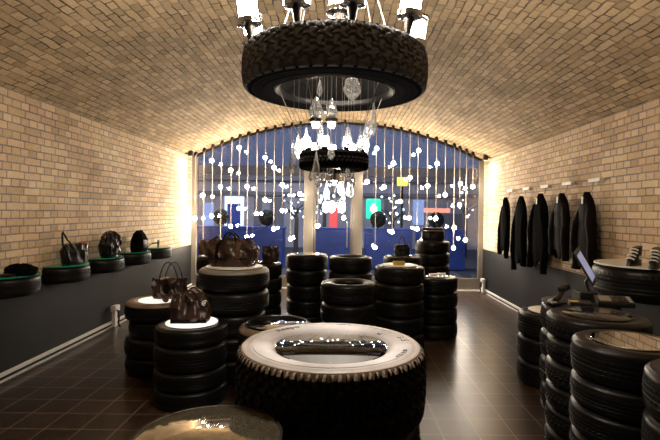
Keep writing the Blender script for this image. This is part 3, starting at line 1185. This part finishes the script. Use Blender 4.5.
# ------------------------------------------------------------------ payment terminal on stack P
x, y, z, R = STACK['P']
ct = z + .0125
pb, pt = at(593, 281, 3.95), at(577.5, 252, 3.95)
t = thing('payment_tablet', 'tilted touch-screen tablet on a black stand with lit bluish screen', 'tablet', (pb.x, 3.95, ct), 0)
up = (pt - pb)
up.y = .03
side = Vector((.138, .15, 0)).normalized()
upn = up.normalized()
side = (side - upn * side.dot(upn)).normalized()
nrm = side.cross(upn).normalized()
rot = Matrix((side, upn, nrm)).transposed()
cen = (pb + pt) / 2 - Vector((pb.x, 3.95, ct))
bm = bmesh.new()
box(bm, cen, (.185, up.length + .03, .014), rot, bevel=.004)
finish(bm, 'tablet_body', M['plastic'], t, smooth=False)
bm = bmesh.new()
box(bm, cen + nrm * .0078, (.145, up.length - .035, .0015), rot)
finish(bm, 'screen', M['screen'], t, smooth=False)
bm = bmesh.new()
lowp = cen - upn * (up.length * .32) - nrm * .008
tube(bm, [lowp, lowp - nrm * .05 - upn * .03, Vector((lowp.x, lowp.y + .02, .08))], .014, 10)
finish(bm, 'stand_arm', M['plastic'], t)
bm = bmesh.new()
box(bm, (lowp.x - .02, lowp.y + .04, .0425), (.15, .15, .085), bevel=.008)
finish(bm, 'stand_base', M['plastic'], t, smooth=False)
# card machine
p = at(609, 301, 3.83)
t = thing('card_machine', 'dark keypad machine with a pale receipt strip beside the tablet', 'card machine', (p.x + .005, 3.77, ct), -.25)
rt = Matrix.Rotation(math.radians(14), 3, 'X')
bm = bmesh.new()
box(bm, (0, 0, .038), (.27, .15, .042), rt, bevel=.008)
finish(bm, 'case', M['plastic'], t)
bm = bmesh.new()
box(bm, Vector((-.07, 0, .038)) + rt @ Vector((0, .0, .0225)), (.085, .10, .003), rt)
finish(bm, 'display', M['lcd'], t, smooth=False)
for i in range(4):
    for j in range(3):
        bm = bmesh.new()
        box(bm, Vector((0, 0, .038)) + rt @ Vector((.01 + i * .032, -.045 + j * .04, .024)), (.024, .028, .007), rt, bevel=.002, seg=1)
        finish(bm, 'key', M['grey_plastic'] if (i == 3) else M['plastic'], t)
# scanner lying to the left of it
p = at(559, 291, 3.85)
t = thing('barcode_scanner', 'black hand scanner with a pale ring, left of the tablet', 'scanner', (p.x, 3.85, ct), .5)
bm = bmesh.new()
tube(bm, [(-.045, 0, .03), (-.01, 0, .045), (.03, 0, .085), (.055, 0, .115)], [.020, .022, .020, .018], 14)
finish(bm, 'scanner_grip', M['plastic'], t)
bm = bmesh.new()
box(bm, (.06, 0, .125), (.105, .062, .048), Matrix.Rotation(-.25, 3, 'Y'), bevel=.014, seg=3)
finish(bm, 'scanner_head', M['plastic'], t)
bm = bmesh.new()
tube(bm, [(-.055, -.02, .012), (-.085, -.005, .014), (-.08, .03, .02), (-.045, .035, .028), (-.02, .02, .035)], .013, 10)
finish(bm, 'pale_ring', M['grey_plastic'], t)
bm = bmesh.new()
box(bm, (-.02, 0, .008), (.12, .09, .016), bevel=.004)
finish(bm, 'cradle', M['plastic'], t)
# notepad between scanner and keypad
p = at(579, 295, 3.78)
bm = bmesh.new()
box(bm, (0, 0, .02), (.16, .10, .03), Matrix.Rotation(.12, 3, 'X'), bevel=.003)
t = thing('receipt_printer', 'low black receipt printer with a yellow slip below the tablet', 'printer', (p.x, 3.76, ct), -.35)
finish(bm, 'case', M['plastic'], t, smooth=False)
bm = bmesh.new()
box(bm, (-.045, -.01, .0375), (.06, .03, .002), Matrix.Rotation(.12, 3, 'X'))
o = finish(bm, 'paper_slip', M['yellow_paper'], t, smooth=False)

# ------------------------------------------------------------------ coat rail and jackets
t = thing('coat_rail', 'long thin metal coat rail on the right brick wall, five bright plates', 'coat rail', (XR, 0, 2.068), 0)
bm = bmesh.new()
tube(bm, [(-.045, 5.25, 0), (-.045, 8.75, 0)], .006, 8)
finish(bm, 'rail', M['wire'], t)
for yy in (5.54, 6.22, 6.91, 7.6, 8.33):
    bm = bmesh.new()
    box(bm, (-.03, yy, 0), (.058, .26, .045), bevel=.006)
    o = finish(bm, 'bracket_plate', M['white_trunk'], t, smooth=False)
    o['label'] = 'pale metal plate'


def jacket(yc, topz, botz, wid, mat, label, seed, sleeve=.5, wide_hem=1.0, tagged=True, sl_len=(.95, .9)):
    X = XR - .125
    L = topz - botz
    t = thing('jacket', label, 'jacket', (X, yc, botz), 0, 'jackets on the right wall')
    rnd = random.Random(seed)
    ph = [rnd.uniform(0, 6.28) for _ in range(6)]
    # torso loft (local y = along the wall)
    lv = [(0, wid * .36 * wide_hem, .05), (.12, wid * .41 * wide_hem, .058), (.4, wid * .40, .06), (.66, wid * .40, .062), (.80, wid * .35, .06), (.89, wid * .24, .055), (.95, wid * .12, .045), (1.0, wid * .045, .028)]
    n, m = 40, 26
    rings = []
    bm = bmesh.new()
    for j in range(m + 1):
        tt_ = j / m
        for A, B in zip(lv, lv[1:]):
            if A[0] <= tt_ <= B[0]:
                k = (tt_ - A[0]) / (B[0] - A[0])
                hw, hd = A[1] + (B[1] - A[1]) * k, A[2] + (B[2] - A[2]) * k
                break
        ring = []
        for i in range(n):
            a = 2 * PI * i / n
            fold = math.sin(6 * a + ph[0] + 2 * math.sin(2.5 * tt_)) * .012 * (1.15 - tt_) + .008 * math.sin(11 * a + ph[1] + 5 * tt_)
            r = 1 + fold * 4
            zz = L * tt_
            if j < 4:
                zz += (.06 * math.sin(3 * a + ph[2]) + .03 * math.sin(7 * a + ph[1])) * (4 - j) / 4
            ring.append(bm.verts.new((hd * r * math.cos(a), hw * (1 + fold * 1.5) * math.sin(a), zz)))
        rings.append(ring)
    for A, B in zip(rings, rings[1:]):
        for i in range(n):
            bm.faces.new((A[i], A[(i + 1) % n], B[(i + 1) % n], B[i]))
    bm.faces.new(rings[0])
    bm.faces.new(rings[-1])
    finish(bm, 'jacket_body', M[mat], t, auto=70)
    for s, sl in ((-1, sl_len[0]), (1, sl_len[1])):
        bm = bmesh.new()
        zt = L * .84
        pts, rad = [], []
        for k in range(11):
            u = k / 10
            pts.append((-.02 - .02 * u + .01 * math.sin(7 * u + ph[3]), s * (wid * .20 + wid * .24 * math.sin(min(1, u * 1.6) * PI / 2) - wid * .05 * u + .012 * math.sin(9 * u + ph[4])), zt - u * L * sl))
            rad.append(.052 * min(1, .45 + 2.2 * u) * (1 - .25 * u) * (1 + .10 * math.sin(17 * u + ph[5])) * (sleeve + .5))
        tube(bm, pts, rad, 14)
        finish(bm, 'sleeve', M[mat], t, auto=70)
    bm = bmesh.new()
    lathe(bm, [(.036, -.035), (.052, -.025), (.034, .025), (.026, .03), (.022, 0)], 24, closed_prof=True)
    o = finish(bm, 'collar', M[mat], t, loc=(0, 0, L * .945))
    o.rotation_euler = (0, -.25, 0)
    bm = bmesh.new()
    ztop = 2.068 - botz
    tube(bm, [(.03, 0, L * .98), (.06, 0, L * 1.0 + .02), (.085, 0, ztop + .012), (.072, 0, ztop + .012), (.072, 0, ztop - .02)], .005, 6)
    finish(bm, 'hanging_hook', M['wire'], t)
    if tagged:
        bm = bmesh.new()
        box(bm, (-.075, -.035, L * .885), (.003, .04, .085), Matrix.Rotation(.1, 3, 'X'))
        o = finish(bm, 'price_tag', M['tag'], t, smooth=False)
        o['label'] = 'white hang tag'
    return t


jacket(5.56, 1.93, 1.05, .46, 'dark_leather', 'long dark brown leather jacket hung nearest the shoes', 1, .75)
jacket(6.2, 1.94, 1.15, .46, 'dark_leather', 'dark leather jacket with a white tag, second from the nearest', 2, .55)
jacket(6.86, 1.96, .97, .60, 'black_cloth', 'broad matt black jacket, middle of the five on the wall', 3, .75, sl_len=(1.0, .95))
jacket(7.6, 1.95, .90, .52, 'black_cloth', 'longest black coat, second from the window end', 4, .6, tagged=False, sl_len=(.9, 1.0))
jacket(8.32, 1.95, .99, .42, 'black_cloth', 'narrow black jacket hung nearest the window', 5, .5)

# ------------------------------------------------------------------ chandelier
CHX, CHY = -.047, 2.5
ZB, ZT, CR = 2.275, 2.495, .488
ch = thing('tyre_chandelier', 'two-tier black tyre chandelier with jar lamps and hanging crystals', 'chandelier', (CHX, CHY, ZB), 0)
big = bpy.data.objects.new('large_tyre', None)
COL.objects.link(big)
big.parent = ch
link(sidewall_mesh(CR, ZT - ZB, CR * .60, False, 'chan_side', None, True, True), 'sidewall', big)
link(tread_mesh(CR, ZT - ZB, 'lug', False, 'chan_tread', None, True), 'tread', big)
bm = bmesh.new()
w_ = ZT - ZB
r0 = CR * .60
lathe(bm, [(r0 - .004, .034), (r0 + .004, .014), (r0 + .018, .006), (r0 + .026, .012), (r0 + .010, .034)], 72, closed_prof=True)
finish(bm, 'rim_lip', M['lip'], big)
bm = bmesh.new()
lathe(bm, [(r0 - .002, .034), (r0 + .008, .034), (r0 + .008, w_ - .03), (r0 - .002, w_ - .03)], 72, closed_prof=True)
finish(bm, 'rim_band', M['black_cloth'], big)
small = bpy.data.objects.new('small_tyre', None)
COL.objects.link(small)
small.parent = ch
small.location = (0, 0, 1.868 - ZB)
link(sidewall_mesh(.187, .097, .105, False, 'chan_side'), 'sidewall', small)
link(tread_mesh(.187, .097, 'block', False, 'chan_tread'), 'tread', small)
# suspension
bm = bmesh.new()
ztc = vault_z(CHX) - ZB
for k in range(4):
    a = PI / 4 + k * PI / 2
    tube(bm, [(.36 * math.cos(a), .36 * math.sin(a), w_ - .005), (.02 * math.cos(a), .02 * math.sin(a), ztc - .05)], .0035, 6)
for k in range(5):
    a = .5 + k * 2 * PI / 5
    tube(bm, [(.15 * math.cos(a), .15 * math.sin(a), 1.868 + .09 - ZB), (.30 * math.cos(a), .30 * math.sin(a), .02)], .002, 5)
finish(bm, 'suspension_wires', M['wire'], ch)
bm = bmesh.new()
solid(bm, [(.08, -.05), (.09, -.01), (.09, .0)], 24)
finish(bm, 'ceiling_rose', M['dark_metal'], ch, loc=(0, 0, ztc))
# hub and spokes carrying crystals inside the big tyre
bm = bmesh.new()
for k in range(6):
    a = k * PI / 3 + .2
    tube(bm, [(0, 0, w_ * .55), (.30 * math.cos(a), .30 * math.sin(a), w_ * .55)], .006, 6)
solid(bm, [(.04, w_ * .5), (.05, w_ * .55), (.04, w_ * .62)], 16)
finish(bm, 'hub', M['dark_metal'], ch)


def jar_lamp(a, r, z, tilt, s=1.0, capped=False):
    l = bpy.data.objects.new('jar_lamp', None)
    COL.objects.link(l)
    l.parent = ch
    l.location = (r * math.cos(a), r * math.sin(a), z)
    l.rotation_euler = (-tilt * math.sin(a), tilt * math.cos(a), 0)
    b_ = s * 1.12
    bm = bmesh.new()
    solid(bm, [(.010 * s, -.115), (.015 * s, -.06), (.024 * s, -.004)], 16)
    finish(bm, 'stem', M['dark_metal'], l)
    bm = bmesh.new()
    solid(bm, [(.036 * s, -.006), (.056 * s, 0), (.058 * s, .012), (.056 * s, .02), (.058 * s, .026), (.05 * s, .034), (.036 * s, .034)], 24)
    finish(bm, 'lamp_cup', M['chrome'], l)
    bm = bmesh.new()
    solid(bm, [(.032 * b_, .036), (.040 * b_, .042), (.040 * b_, .125), (.036 * b_, .135), (.012 * b_, .138)], 24)
    finish(bm, 'bulb', M['lamp'], l)
    bm = bmesh.new()
    lathe(bm, [(.052 * s, .03), (.052 * s, .150)], 24)
    finish(bm, 'glass_jar', M['jar_glass'], l)
    bm = bmesh.new()
    lathe(bm, [(.048 * s, .148), (.056 * s, .148), (.056 * s, .160), (.048 * s, .160)], 24, closed_prof=True)
    finish(bm, 'jar_rim', M['dark_metal'] if capped else M['chrome'], l)
    return l


JL = []
for a, r, z, cap in ((10, .44, .315, 1), (-35, .435, .335, 0), (-79, .425, .315, 0), (-113, .43, .318, 0), (-160, .455, .325, 0), (171, .45, .315, 1), (52, .43, .335, 1), (95, .43, .335, 0), (132, .43, .335, 0)):
    JL.append(jar_lamp(math.radians(a), r, z - .025, .12, 1.08, cap))
JL.append(jar_lamp(math.radians(-70), .05, .41, 0.0, 1.2))
# downlight under the small tyre, an added can for the table spot
bm = bmesh.new()
lathe(bm, [(.03, .05), (.042, .04), (.045, -.02), (.040, -.02), (.037, .035), (.02, .045)], 24, closed_prof=True)
dl = finish(bm, 'fill_downlight', M['chrome'], ch, loc=(0, 0, 1.835 - ZB))
bm = bmesh.new()
solid(bm, [(.036, -.008), (.036, -.004)], 20)
finish(bm, 'fill_downlight_lens', M['small_lamp'], dl)
for k in range(3):
    a = k * 2 * PI / 3 + .4
    bm = bmesh.new()
    tube(bm, [(0, 0, .03), (0, 0, .16)], .003, 6)
    hb = finish(bm, 'hanging_bulb', M['chrome'], ch, loc=(.05 * math.cos(a), .05 * math.sin(a), 1.675 - ZB))
    bm = bmesh.new()
    solid(bm, [(.004, -.03), (.016, -.02), (.020, 0), (.014, .022), (.008, .03)], 14)
    finish(bm, 'bulb', M['hang_bulb'], hb)
# small lamps on the small tyre
for k in range(9):
    a = 2 * PI * k / 9 + .25
    l = bpy.data.objects.new('candle_lamp', None)
    COL.objects.link(l)
    l.parent = ch
    l.location = (.155 * math.cos(a), .155 * math.sin(a), 1.868 + .095 - ZB)
    l.rotation_euler = (-.32 * math.sin(a), .32 * math.cos(a), 0)
    bm = bmesh.new()
    solid(bm, [(.012, -.006), (.016, .008), (.022, .014), (.022, .018)], 12)
    finish(bm, 'lamp_cup', M['chrome'], l)
    bm = bmesh.new()
    solid(bm, [(.018, .019), (.022, .024), (.022, .058), (.020, .065), (.006, .067)], 14)
    finish(bm, 'bulb', M['small_lamp'], l)


def crystal(px, ytop, ybot, wpx, y, facets=8, kind=0, cap=False):
    p0, p1 = at(px, ytop, y), at(px, ybot, y)
    hgt = p0.z - p1.z
    rad = wpx * y / F / 2
    o = None
    bm = bmesh.new()
    if kind == 0:      # drop
        pr = [(.0008, 0), (rad * .62, hgt * .09), (rad, hgt * .26), (rad * .8, hgt * .45), (rad * .38, hgt * .75), (rad * .18, hgt * .93), (.001, hgt)]
    elif kind == 1:    # broad pendeloque
        pr = [(.0008, 0), (rad * .25, hgt * .08), (rad * .62, hgt * .22), (rad * .93, hgt * .40), (rad, hgt * .52), (rad * .78, hgt * .72), (rad * .80, hgt * .82), (rad * .55, hgt * .95), (.001, hgt)]
    else:              # icicle
        pr = [(.0008, 0), (rad * .5, hgt * .12), (rad, hgt * .30), (rad * .6, hgt * .6), (rad * .3, hgt * .88), (.001, hgt)]
    rings = lathe(bm, pr, facets)
    bmesh.ops.remove_doubles(bm, verts=bm.verts, dist=.0005)
    if kind == 1:
        for v in bm.verts:
            v.co.y *= .45
    o = finish(bm, 'crystal', M['crystal'], ch, smooth=False, loc=(p1.x - CHX, y - CHY, p1.z - ZB))
    o.rotation_euler = (0, 0, random.uniform(0, 1) if kind != 1 else .2)
    bm = bmesh.new()
    top = max(w_ * .5 if abs(p0.z - ZB) < 2 else .3, hgt + .05)
    tube(bm, [(0, 0, hgt - .001), (0, 0, (ZB + w_ * .5) - p1.z if p0.z < ZB + .08 else hgt + .12)], .0008, 5)
    finish(bm, 'crystal_wire', M['wire'], o)
    if cap:
        bm = bmesh.new()
        solid(bm, [(.030, -.022), (.034, -.006), (.020, .004)], 14)
        finish(bm, 'crystal_cup', M['dark_metal'], o)
        bm = bmesh.new()
        solid(bm, [(.012, -.05), (.018, -.042), (.018, -.026)], 12)
        finish(bm, 'cup_bulb', M['small_lamp'], o)
    return o


CR_LIST = [(352, 77, 102, 19, 2.25, 8, 1, 0), (316, 96, 118, 16, 2.35, 8, 0, 1), (319.5, 79, 97, 7, 2.4, 6, 2, 0), (331.5, 98, 118, 14, 2.4, 8, 0, 1),
           (373.5, 101, 136, 7, 2.45, 6, 2, 0), (367.5, 118, 140, 10, 2.4, 7, 0, 0), (293, 140, 175, 9, 2.45, 7, 2, 0), (298, 134, 160, 8, 2.5, 7, 2, 0),
           (316, 150, 178, 8, 2.28, 6, 0, 0), (331, 140, 160, 8, 2.28, 6, 0, 0), (348, 126, 147, 11, 2.3, 8, 0, 0), (321, 120, 150, 7, 2.4, 6, 2, 0),
           (347.5, 166, 178, 8, 2.5, 7, 0, 0), (350, 180, 198, 9, 2.5, 8, 0, 0), (341, 178, 196, 8, 2.45, 7, 0, 0), (330, 164, 176, 9, 2.45, 8, 0, 0),
           (318, 174, 188, 8, 2.5, 7, 0, 0), (326, 184, 200, 7, 2.5, 7, 0, 0), (335, 168, 184, 6, 2.5, 6, 2, 0), (343, 190, 203, 6, 2.55, 6, 2, 0),
           (323, 170, 182, 7, 2.55, 7, 0, 0), (353, 172, 188, 6, 2.55, 6, 2, 0), (311, 168, 182, 6, 2.5, 6, 2, 0), (306, 128, 150, 8, 2.4, 7, 0, 0), (360, 132, 152, 8, 2.35, 7, 0, 0)]
for c in CR_LIST:
    crystal(*c)

# ------------------------------------------------------------------ curtain of globe lights before the window
STR = [(195, [218.5]), (203.5, [195.6, 246]), (212, [161, 216]), (221, [187, 245]), (231, [170.5, 226.5]), (239, [148, 208.6]), (247.5, [186.7, 237]),
       (256.5, [213.7]), (265, [158, 200]), (274, [168, 229]), (282.5, [185, 210.5]), (291, [239]), (299.5, [194]), (318, [226]), (327, [192]), (335, [206]),
       (344, [218]), (367, [181.6]), (375.6, [149, 247.5]), (384, [187]), (392.5, [163.5, 232]), (400.5, [201.6]), (409.3, [178, 218]), (417.5, [151, 229]),
       (427, [186, 241]), (436, [164, 218.5]), (445, [195]), (454, [227.7, 248]), (459.5, [184, 205]), (466, [240]), (472.5, [186.7])]
YS = 9.78
bmg = bmesh.new()
bmesh.ops.create_uvsphere(bmg, u_segments=16, v_segments=10, radius=.040)
og = finish(bmg, 'globe', M['globe'])
globe_me = og.data
bpy.data.objects.remove(og)
bmg = bmesh.new()
solid(bmg, [(.018, .045), (.022, .06), (.012, .085)], 12)
og = finish(bmg, 'socket', M['wire'])
socket_me = og.data
bpy.data.objects.remove(og)
for i, (px, ys) in enumerate(STR):
    x = at(px, 200, YS).x
    zt = vault_z(x) - .002
    t = thing('globe_light_string', 'cream cord with glowing globe%s, %s from the left along the window arch' % ('s' if len(ys) > 1 else '', ORD[i + 1]),
              'string light', (x, YS, zt), 0, 'globe lights along the window arch')
    bm = bmesh.new()
    box(bm, (0, .02, -.04), (.055, .07, .085), Matrix.Rotation(-(x - XM) / RV, 3, 'Y'), bevel=.006)
    finish(bm, 'ceiling_clip', M['dark_metal'], t, smooth=False)
    zl = at(px, max(ys), YS).z - zt
    bm = bmesh.new()
    tube(bm, [(0, 0, -.07), (0, 0, zl + .07)], .0095, 8)
    finish(bm, 'cord', M['cord'], t)
    for k, yy in enumerate(ys):
        zz = at(px, yy, YS).z - zt
        off = 0 if k == len(ys) - 1 else -.06
        g = link(globe_me, 'globe', t, (0, off, zz))
        link(socket_me, 'globe_socket', g)

# corner spot lamps
for s, nm in ((-1, 'left'), (1, 'right')):
    x = (XL + .12) if s < 0 else (XR - .12)
    zc = 2.80
    yy = 9.55
    t = thing('spot_lamp', 'small dark spot lamp high in the corner where the arch meets the %s wall' % nm, 'spotlight', (x, yy, zc), 0)
    bm = bmesh.new()
    box(bm, (s * .06, 0, .0), (.12, .04, .02), bevel=.003)
    finish(bm, 'bracket', M['dark_metal'], t, smooth=False)
    bm = bmesh.new()
    lathe(bm, [(.03, .06), (.05, .04), (.055, -.06), (.048, -.06), (.045, .03), (.02, .05)], 20, closed_prof=True)
    o = finish(bm, 'lamp_can', M['dark_metal'], t)
    bm = bmesh.new()
    solid(bm, [(.043, -.05), (.043, -.045)], 20)
    finish(bm, 'lens', M['lamp'], t)

# sockets in the corners
def post(x, y, s, label):
    t = thing('socket_post', label, 'socket', (x, y, 0), 0)
    bm = bmesh.new()
    box(bm, (0, 0, .14), (.045, .07, .26), bevel=.004)
    finish(bm, 'post', M['white_trunk'], t, smooth=False)
    bm = bmesh.new()
    box(bm, (s * .02, -.02, .27), (.07, .13, .08), bevel=.006)
    finish(bm, 'socket_box', M['white_trunk'], t, smooth=False)
    bm = bmesh.new()
    tube(bm, [(s * .045, -.05, .25), (s * .085, -.07, .24), (s * .09, -.06, .16), (s * .075, -.04, .06), (s * .08, .0, .012)], .012, 8)
    finish(bm, 'plug_cable', M['plastic'], t)
    return t


post(XL + .062, 6.55, 1, 'white upright socket box at the foot of the left wall')
post(XR - .062, 9.75, -1, 'white upright socket box with black plug at the foot of the right wall')

# ------------------------------------------------------------------ street outside
bm = bmesh.new()
box(bm, (0, 22, -.13), (40, 23.7, .2))
struct(finish(bm, 'ground', M['street'], smooth=False))
FY = 22.0
t = thing('street_building', 'grey building across the street with a lit doorway', 'building', (0, FY, 0), 0)
bm = bmesh.new()
zt_b = at(300, 172, FY).z
box(bm, (0, 1.0, zt_b / 2 - .03), (34, 2, zt_b), bevel=0)
finish(bm, 'facade_wall', M['facade'], t, smooth=False)
bm = bmesh.new()
box(bm, (0, -.12, at(300, 178, FY).z), (34, .3, .28))
box(bm, (0, -.08, at(300, 194, FY).z), (34, .2, .16))
finish(bm, 'cornice', M['facade_dark'], t, smooth=False)
for px0, px1, y0, y1, mt, nm in ((224.5, 244, 196.5, 240, 'lit_white', 'doorway'), (204, 214, 203, 226, 'lit_win', 'shop_window'), (254, 262, 196, 225, 'facade_dark', 'shop_window'),
                                 (270, 284, 198, 226, 'facade_dark', 'shop_window'), (413, 424, 200, 225, 'lit_win', 'shop_window'), (440, 462, 214, 236, 'facade_dark', 'shop_window'), (384, 392, 200, 228, 'facade_dark', 'shop_window')):
    a, b_ = at(px0, y1, FY), at(px1, y0, FY)
    bm = bmesh.new()
    box(bm, ((a.x + b_.x) / 2, -.03, (max(a.z, 0) + b_.z) / 2), (b_.x - a.x, .08, b_.z - max(a.z, 0)))
    o = finish(bm, nm, M[mt], t, smooth=False)
    if nm == 'doorway':
        bm = bmesh.new()
        ix0, ix1 = a.x + .14, b_.x - .14
        box(bm, ((ix0 + ix1) / 2, -.09, (b_.z - .35) / 2), (ix1 - ix0, .06, b_.z - .35))
        finish(bm, 'door_leaf', M['sky_blue'], o, smooth=False)
# steel canopy beam over the pavement
a, b_ = at(150, 177, 13.0), at(520, 166, 13.0)
t = thing('canopy_beam', 'dark steel beam crossing above the pavement outside', 'beam', (0, 13.0, 0), 0)
bm = bmesh.new()
box(bm, (0, 0, at(342, 171.5, 13).z), (14, .16, .26))
finish(bm, 'beam', M['facade_dark'], t, smooth=False)
for xx in (-6.2, 6.2):
    bm = bmesh.new()
    box(bm, (xx, 0, at(342, 171.5, 13).z / 2 - .1), (.18, .16, at(342, 171.5, 13).z - .15))
    finish(bm, 'column', M['facade_dark'], t, smooth=False)
# blue planters with clipped shrubs, blue hoarding
def planter(px, w, y, ztop, label, shrub=True):
    x = at(px, 230, y).x
    t = thing('planter', label, 'planter', (x, y, -.03), 0, 'blue planters outside')
    bm = bmesh.new()
    box(bm, (0, 0, ztop / 2), (w, .55, ztop), bevel=.02)
    finish(bm, 'tub', M['sky_blue'], t, smooth=False)
    bm = bmesh.new()
    box(bm, (0, 0, ztop + .01), (w + .05, .6, .05), bevel=.01)
    finish(bm, 'rim', M['sky_blue'], t, smooth=False)
    return t, x


shr = 0
for px, w, lab in ((213, 1.36, 'blue planter box outside, first from the left'), (262, 1.36, 'blue planter box outside, second from the left'), (333, 1.35, 'blue planter box seen through the glass door'),
                   (388, 1.4, 'blue planter box outside right of the door'), (440, 1.4, 'blue planter box outside by the right wall')):
    t_, x = planter(px, w, 14.2, 1.17, lab)
for px, lab in ((221, 'dark clipped shrub left of the lit doorway outside'), (267, 'dark clipped shrub right of the lit doorway outside'), (378, 'dark clipped shrub below the green sign outside'), (436, 'dark clipped shrub at the right outside')):
    x = at(px, 224, 14.2).x
    t = thing('shrub', lab, 'shrub', (x, 14.2, 1.177), 0, 'clipped shrubs outside')
    bm = bmesh.new()
    bmesh.ops.create_icosphere(bm, subdivisions=4, radius=.23)
    rnd = random.Random(px)
    for v in bm.verts:
        v.co *= 1 + rnd.uniform(-.12, .12)
    finish(bm, 'foliage', M['leaf'], t, smooth=False, loc=(0, 0, .27))
    bm = bmesh.new()
    tube(bm, [(0, 0, 0), (0, 0, .2)], .03, 8)
    finish(bm, 'stem', M['wood'], t)
# signs
def sign(name, px0, px1, y0, y1, y, mat, label, cat, core=None, post_=True, kind='box'):
    a, b_ = at(px0, y1, y), at(px1, y0, y)
    t = thing(name, label, cat, ((a.x + b_.x) / 2, y, 0), 0)
    bm = bmesh.new()
    w, h = b_.x - a.x, b_.z - a.z
    zc = (a.z + b_.z) / 2
    box(bm, (0, 0, zc), (w, .12, h), bevel=min(w, h) * .12)
    finish(bm, 'sign_box', M[mat], t, smooth=False)
    if core:
        bm = bmesh.new()
        box(bm, (0, -.065, zc), (w * .45, .03, h * .22), bevel=.01)
        box(bm, (0, -.066, zc), (w * .2, .03, h * .5), bevel=.01)
        finish(bm, 'sign_core', M[core], t, smooth=False)
    bm = bmesh.new()
    tube(bm, [(0, .09, -.03), (0, .09, zc + h * .3)], .04, 8)
    finish(bm, 'post', M['dark_metal'], t)


sign('green_sign', 366, 381, 199, 219, 17, 'green_sign', 'glowing green sign with a pale cross outside right of the door', 'sign', 'green_core')
sign('yellow_sign', 397, 408, 174, 186, 16, 'yellow_sign', 'square yellow lit sign outside', 'sign')
sign('red_sign', 329, 338, 207, 229, 18, 'red_light', 'red lit panel outside seen through the glass door', 'sign')
sign('awning_light', 424, 450, 208.5, 212.5, 17, 'pink_awning', 'long pinkish lit bar outside above the right planter', 'light')
# trees hung with white fairy lights
def fairy_tree(px, y, z0, z1, rad, n, label, seed):
    x = at(px, 210, y).x
    t = thing('street_tree', label, 'tree', (x, y, -.03), 0, 'trees with fairy lights outside')
    bm = bmesh.new()
    rnd = random.Random(seed)
    tube(bm, [(0, 0, 0), (.03, 0, z0), (0, 0, z1 * .8)], [.09, .07, .04], 8)
    for k in range(9):
        a = rnd.uniform(0, 6.28)
        zz = rnd.uniform(z0, z1 * .85)
        tube(bm, [(0, 0, zz), (rad * .6 * math.cos(a), rad * .6 * math.sin(a), zz + .25), (rad * math.cos(a), rad * math.sin(a), zz + .35)], [.03, .02, .008], 6)
    finish(bm, 'trunk', M['wood'], t)
    bm = bmesh.new()
    for k in range(n):
        a = rnd.uniform(0, 6.28)
        rr = rad * rnd.uniform(.2, 1)
        zz = rnd.uniform(z0, z1 + .3)
        bmesh.ops.create_icosphere(bm, subdivisions=1, radius=rnd.uniform(.03, .06), matrix=Matrix.Translation((rr * math.cos(a), rr * math.sin(a), zz)))
    o = finish(bm, 'fairy_lights', M['fairy'], t)
    o['kind'] = 'stuff'


fairy_tree(296, 17.5, 1.4, 2.1, .55, 20, 'bare street tree wrapped in white lights left of the door post', 3)
fairy_tree(324, 19, 1.6, 2.2, .62, 26, 'bare street tree wrapped in white lights seen through the door', 5)
fairy_tree(392, 18, 1.2, 2.1, .55, 16, 'bare street tree with white lights right of the green sign', 8)
fairy_tree(465, 18, 1.5, 2.2, .5, 8, 'bare street tree with a few lights near the right wall', 12)

# ------------------------------------------------------------------ lights
def lamp(kind, name, loc, energy, col, size=.05, rot=None, **kw):
    l = bpy.data.lights.new(name, kind)
    l.energy = energy
    l.color = col
    if kind in ('POINT', 'SPOT'):
        l.shadow_soft_size = size
    if kind == 'AREA':
        l.shape = 'RECTANGLE'
        l.size, l.size_y = size
    for k, v in kw.items():
        setattr(l, k, v)
    o = bpy.data.objects.new(name, l)
    COL.objects.link(o)
    o.location = loc
    if rot is not None:
        o.rotation_euler = rot
    return o


WARM = (1, .86, .68)
# added spot below the small tier to brighten the truck tyre table
lamp('SPOT', 'fill_downlight', (CHX, CHY, 1.81), 27, (1, .93, .83), .035, spot_size=math.radians(150), spot_blend=.5)
# the two corner spots washing wall and vault
for s in (-1, 1):
    x = (XL + .12) if s < 0 else (XR - .12)
    lamp('SPOT', 'spot_light', (x - s * .10, 9.55, 2.73), 12, WARM, .03, rot=(math.radians(-12), 0, 0), spot_size=math.radians(160), spot_blend=.9)
# dusk outside
w = bpy.data.worlds.new('dusk')
sc.world = w
w.use_nodes = True
bg = w.node_tree.nodes['Background']
bg.inputs['Color'].default_value = (.042, .062, .125, 1)
bg.inputs['Strength'].default_value = 1.0
lamp('AREA', 'facade_fill', (-2, 15.0, 5.6), 300, (.75, .8, 1), (6, 1.2), rot=(math.radians(25), 0, 0))  # unseen fill lamp added to brighten the facade

# ------------------------------------------------------------------ camera
cd = bpy.data.cameras.new('camera')
cam = bpy.data.objects.new('camera', cd)
COL.objects.link(cam)
cd.sensor_fit = 'HORIZONTAL'
cd.sensor_width = 36
cd.lens = F * 36 / 660
cd.clip_start = .05
cam.location = (0, 0, H)
# look along +Y, rolled; the lens is shifted a little
base = Matrix.Rotation(math.radians(90), 4, 'X')
cam.matrix_world = Matrix.Translation((0, 0, H)) @ base @ Matrix.Rotation(ROLL, 4, 'Z')
# vanishing point sits at (342,212): shift in the film plane
cd.shift_x = -(CX - 330) / 660
cd.shift_y = (CY - 220) / 660
sc.camera = cam

sc.view_settings.view_transform = 'Standard'
sc.view_settings.look = 'None'
sc.view_settings.gamma = 1
sc.view_settings.use_curve_mapping = False
sc.view_settings.exposure = 1.05
sc.cycles.use_denoising = True
sc.cycles.max_bounces = 8
sc.cycles.transparent_max_bounces = 12
sc.cycles.sample_clamp_indirect = 12
sc.cycles.caustics_reflective = False
sc.cycles.caustics_refractive = False
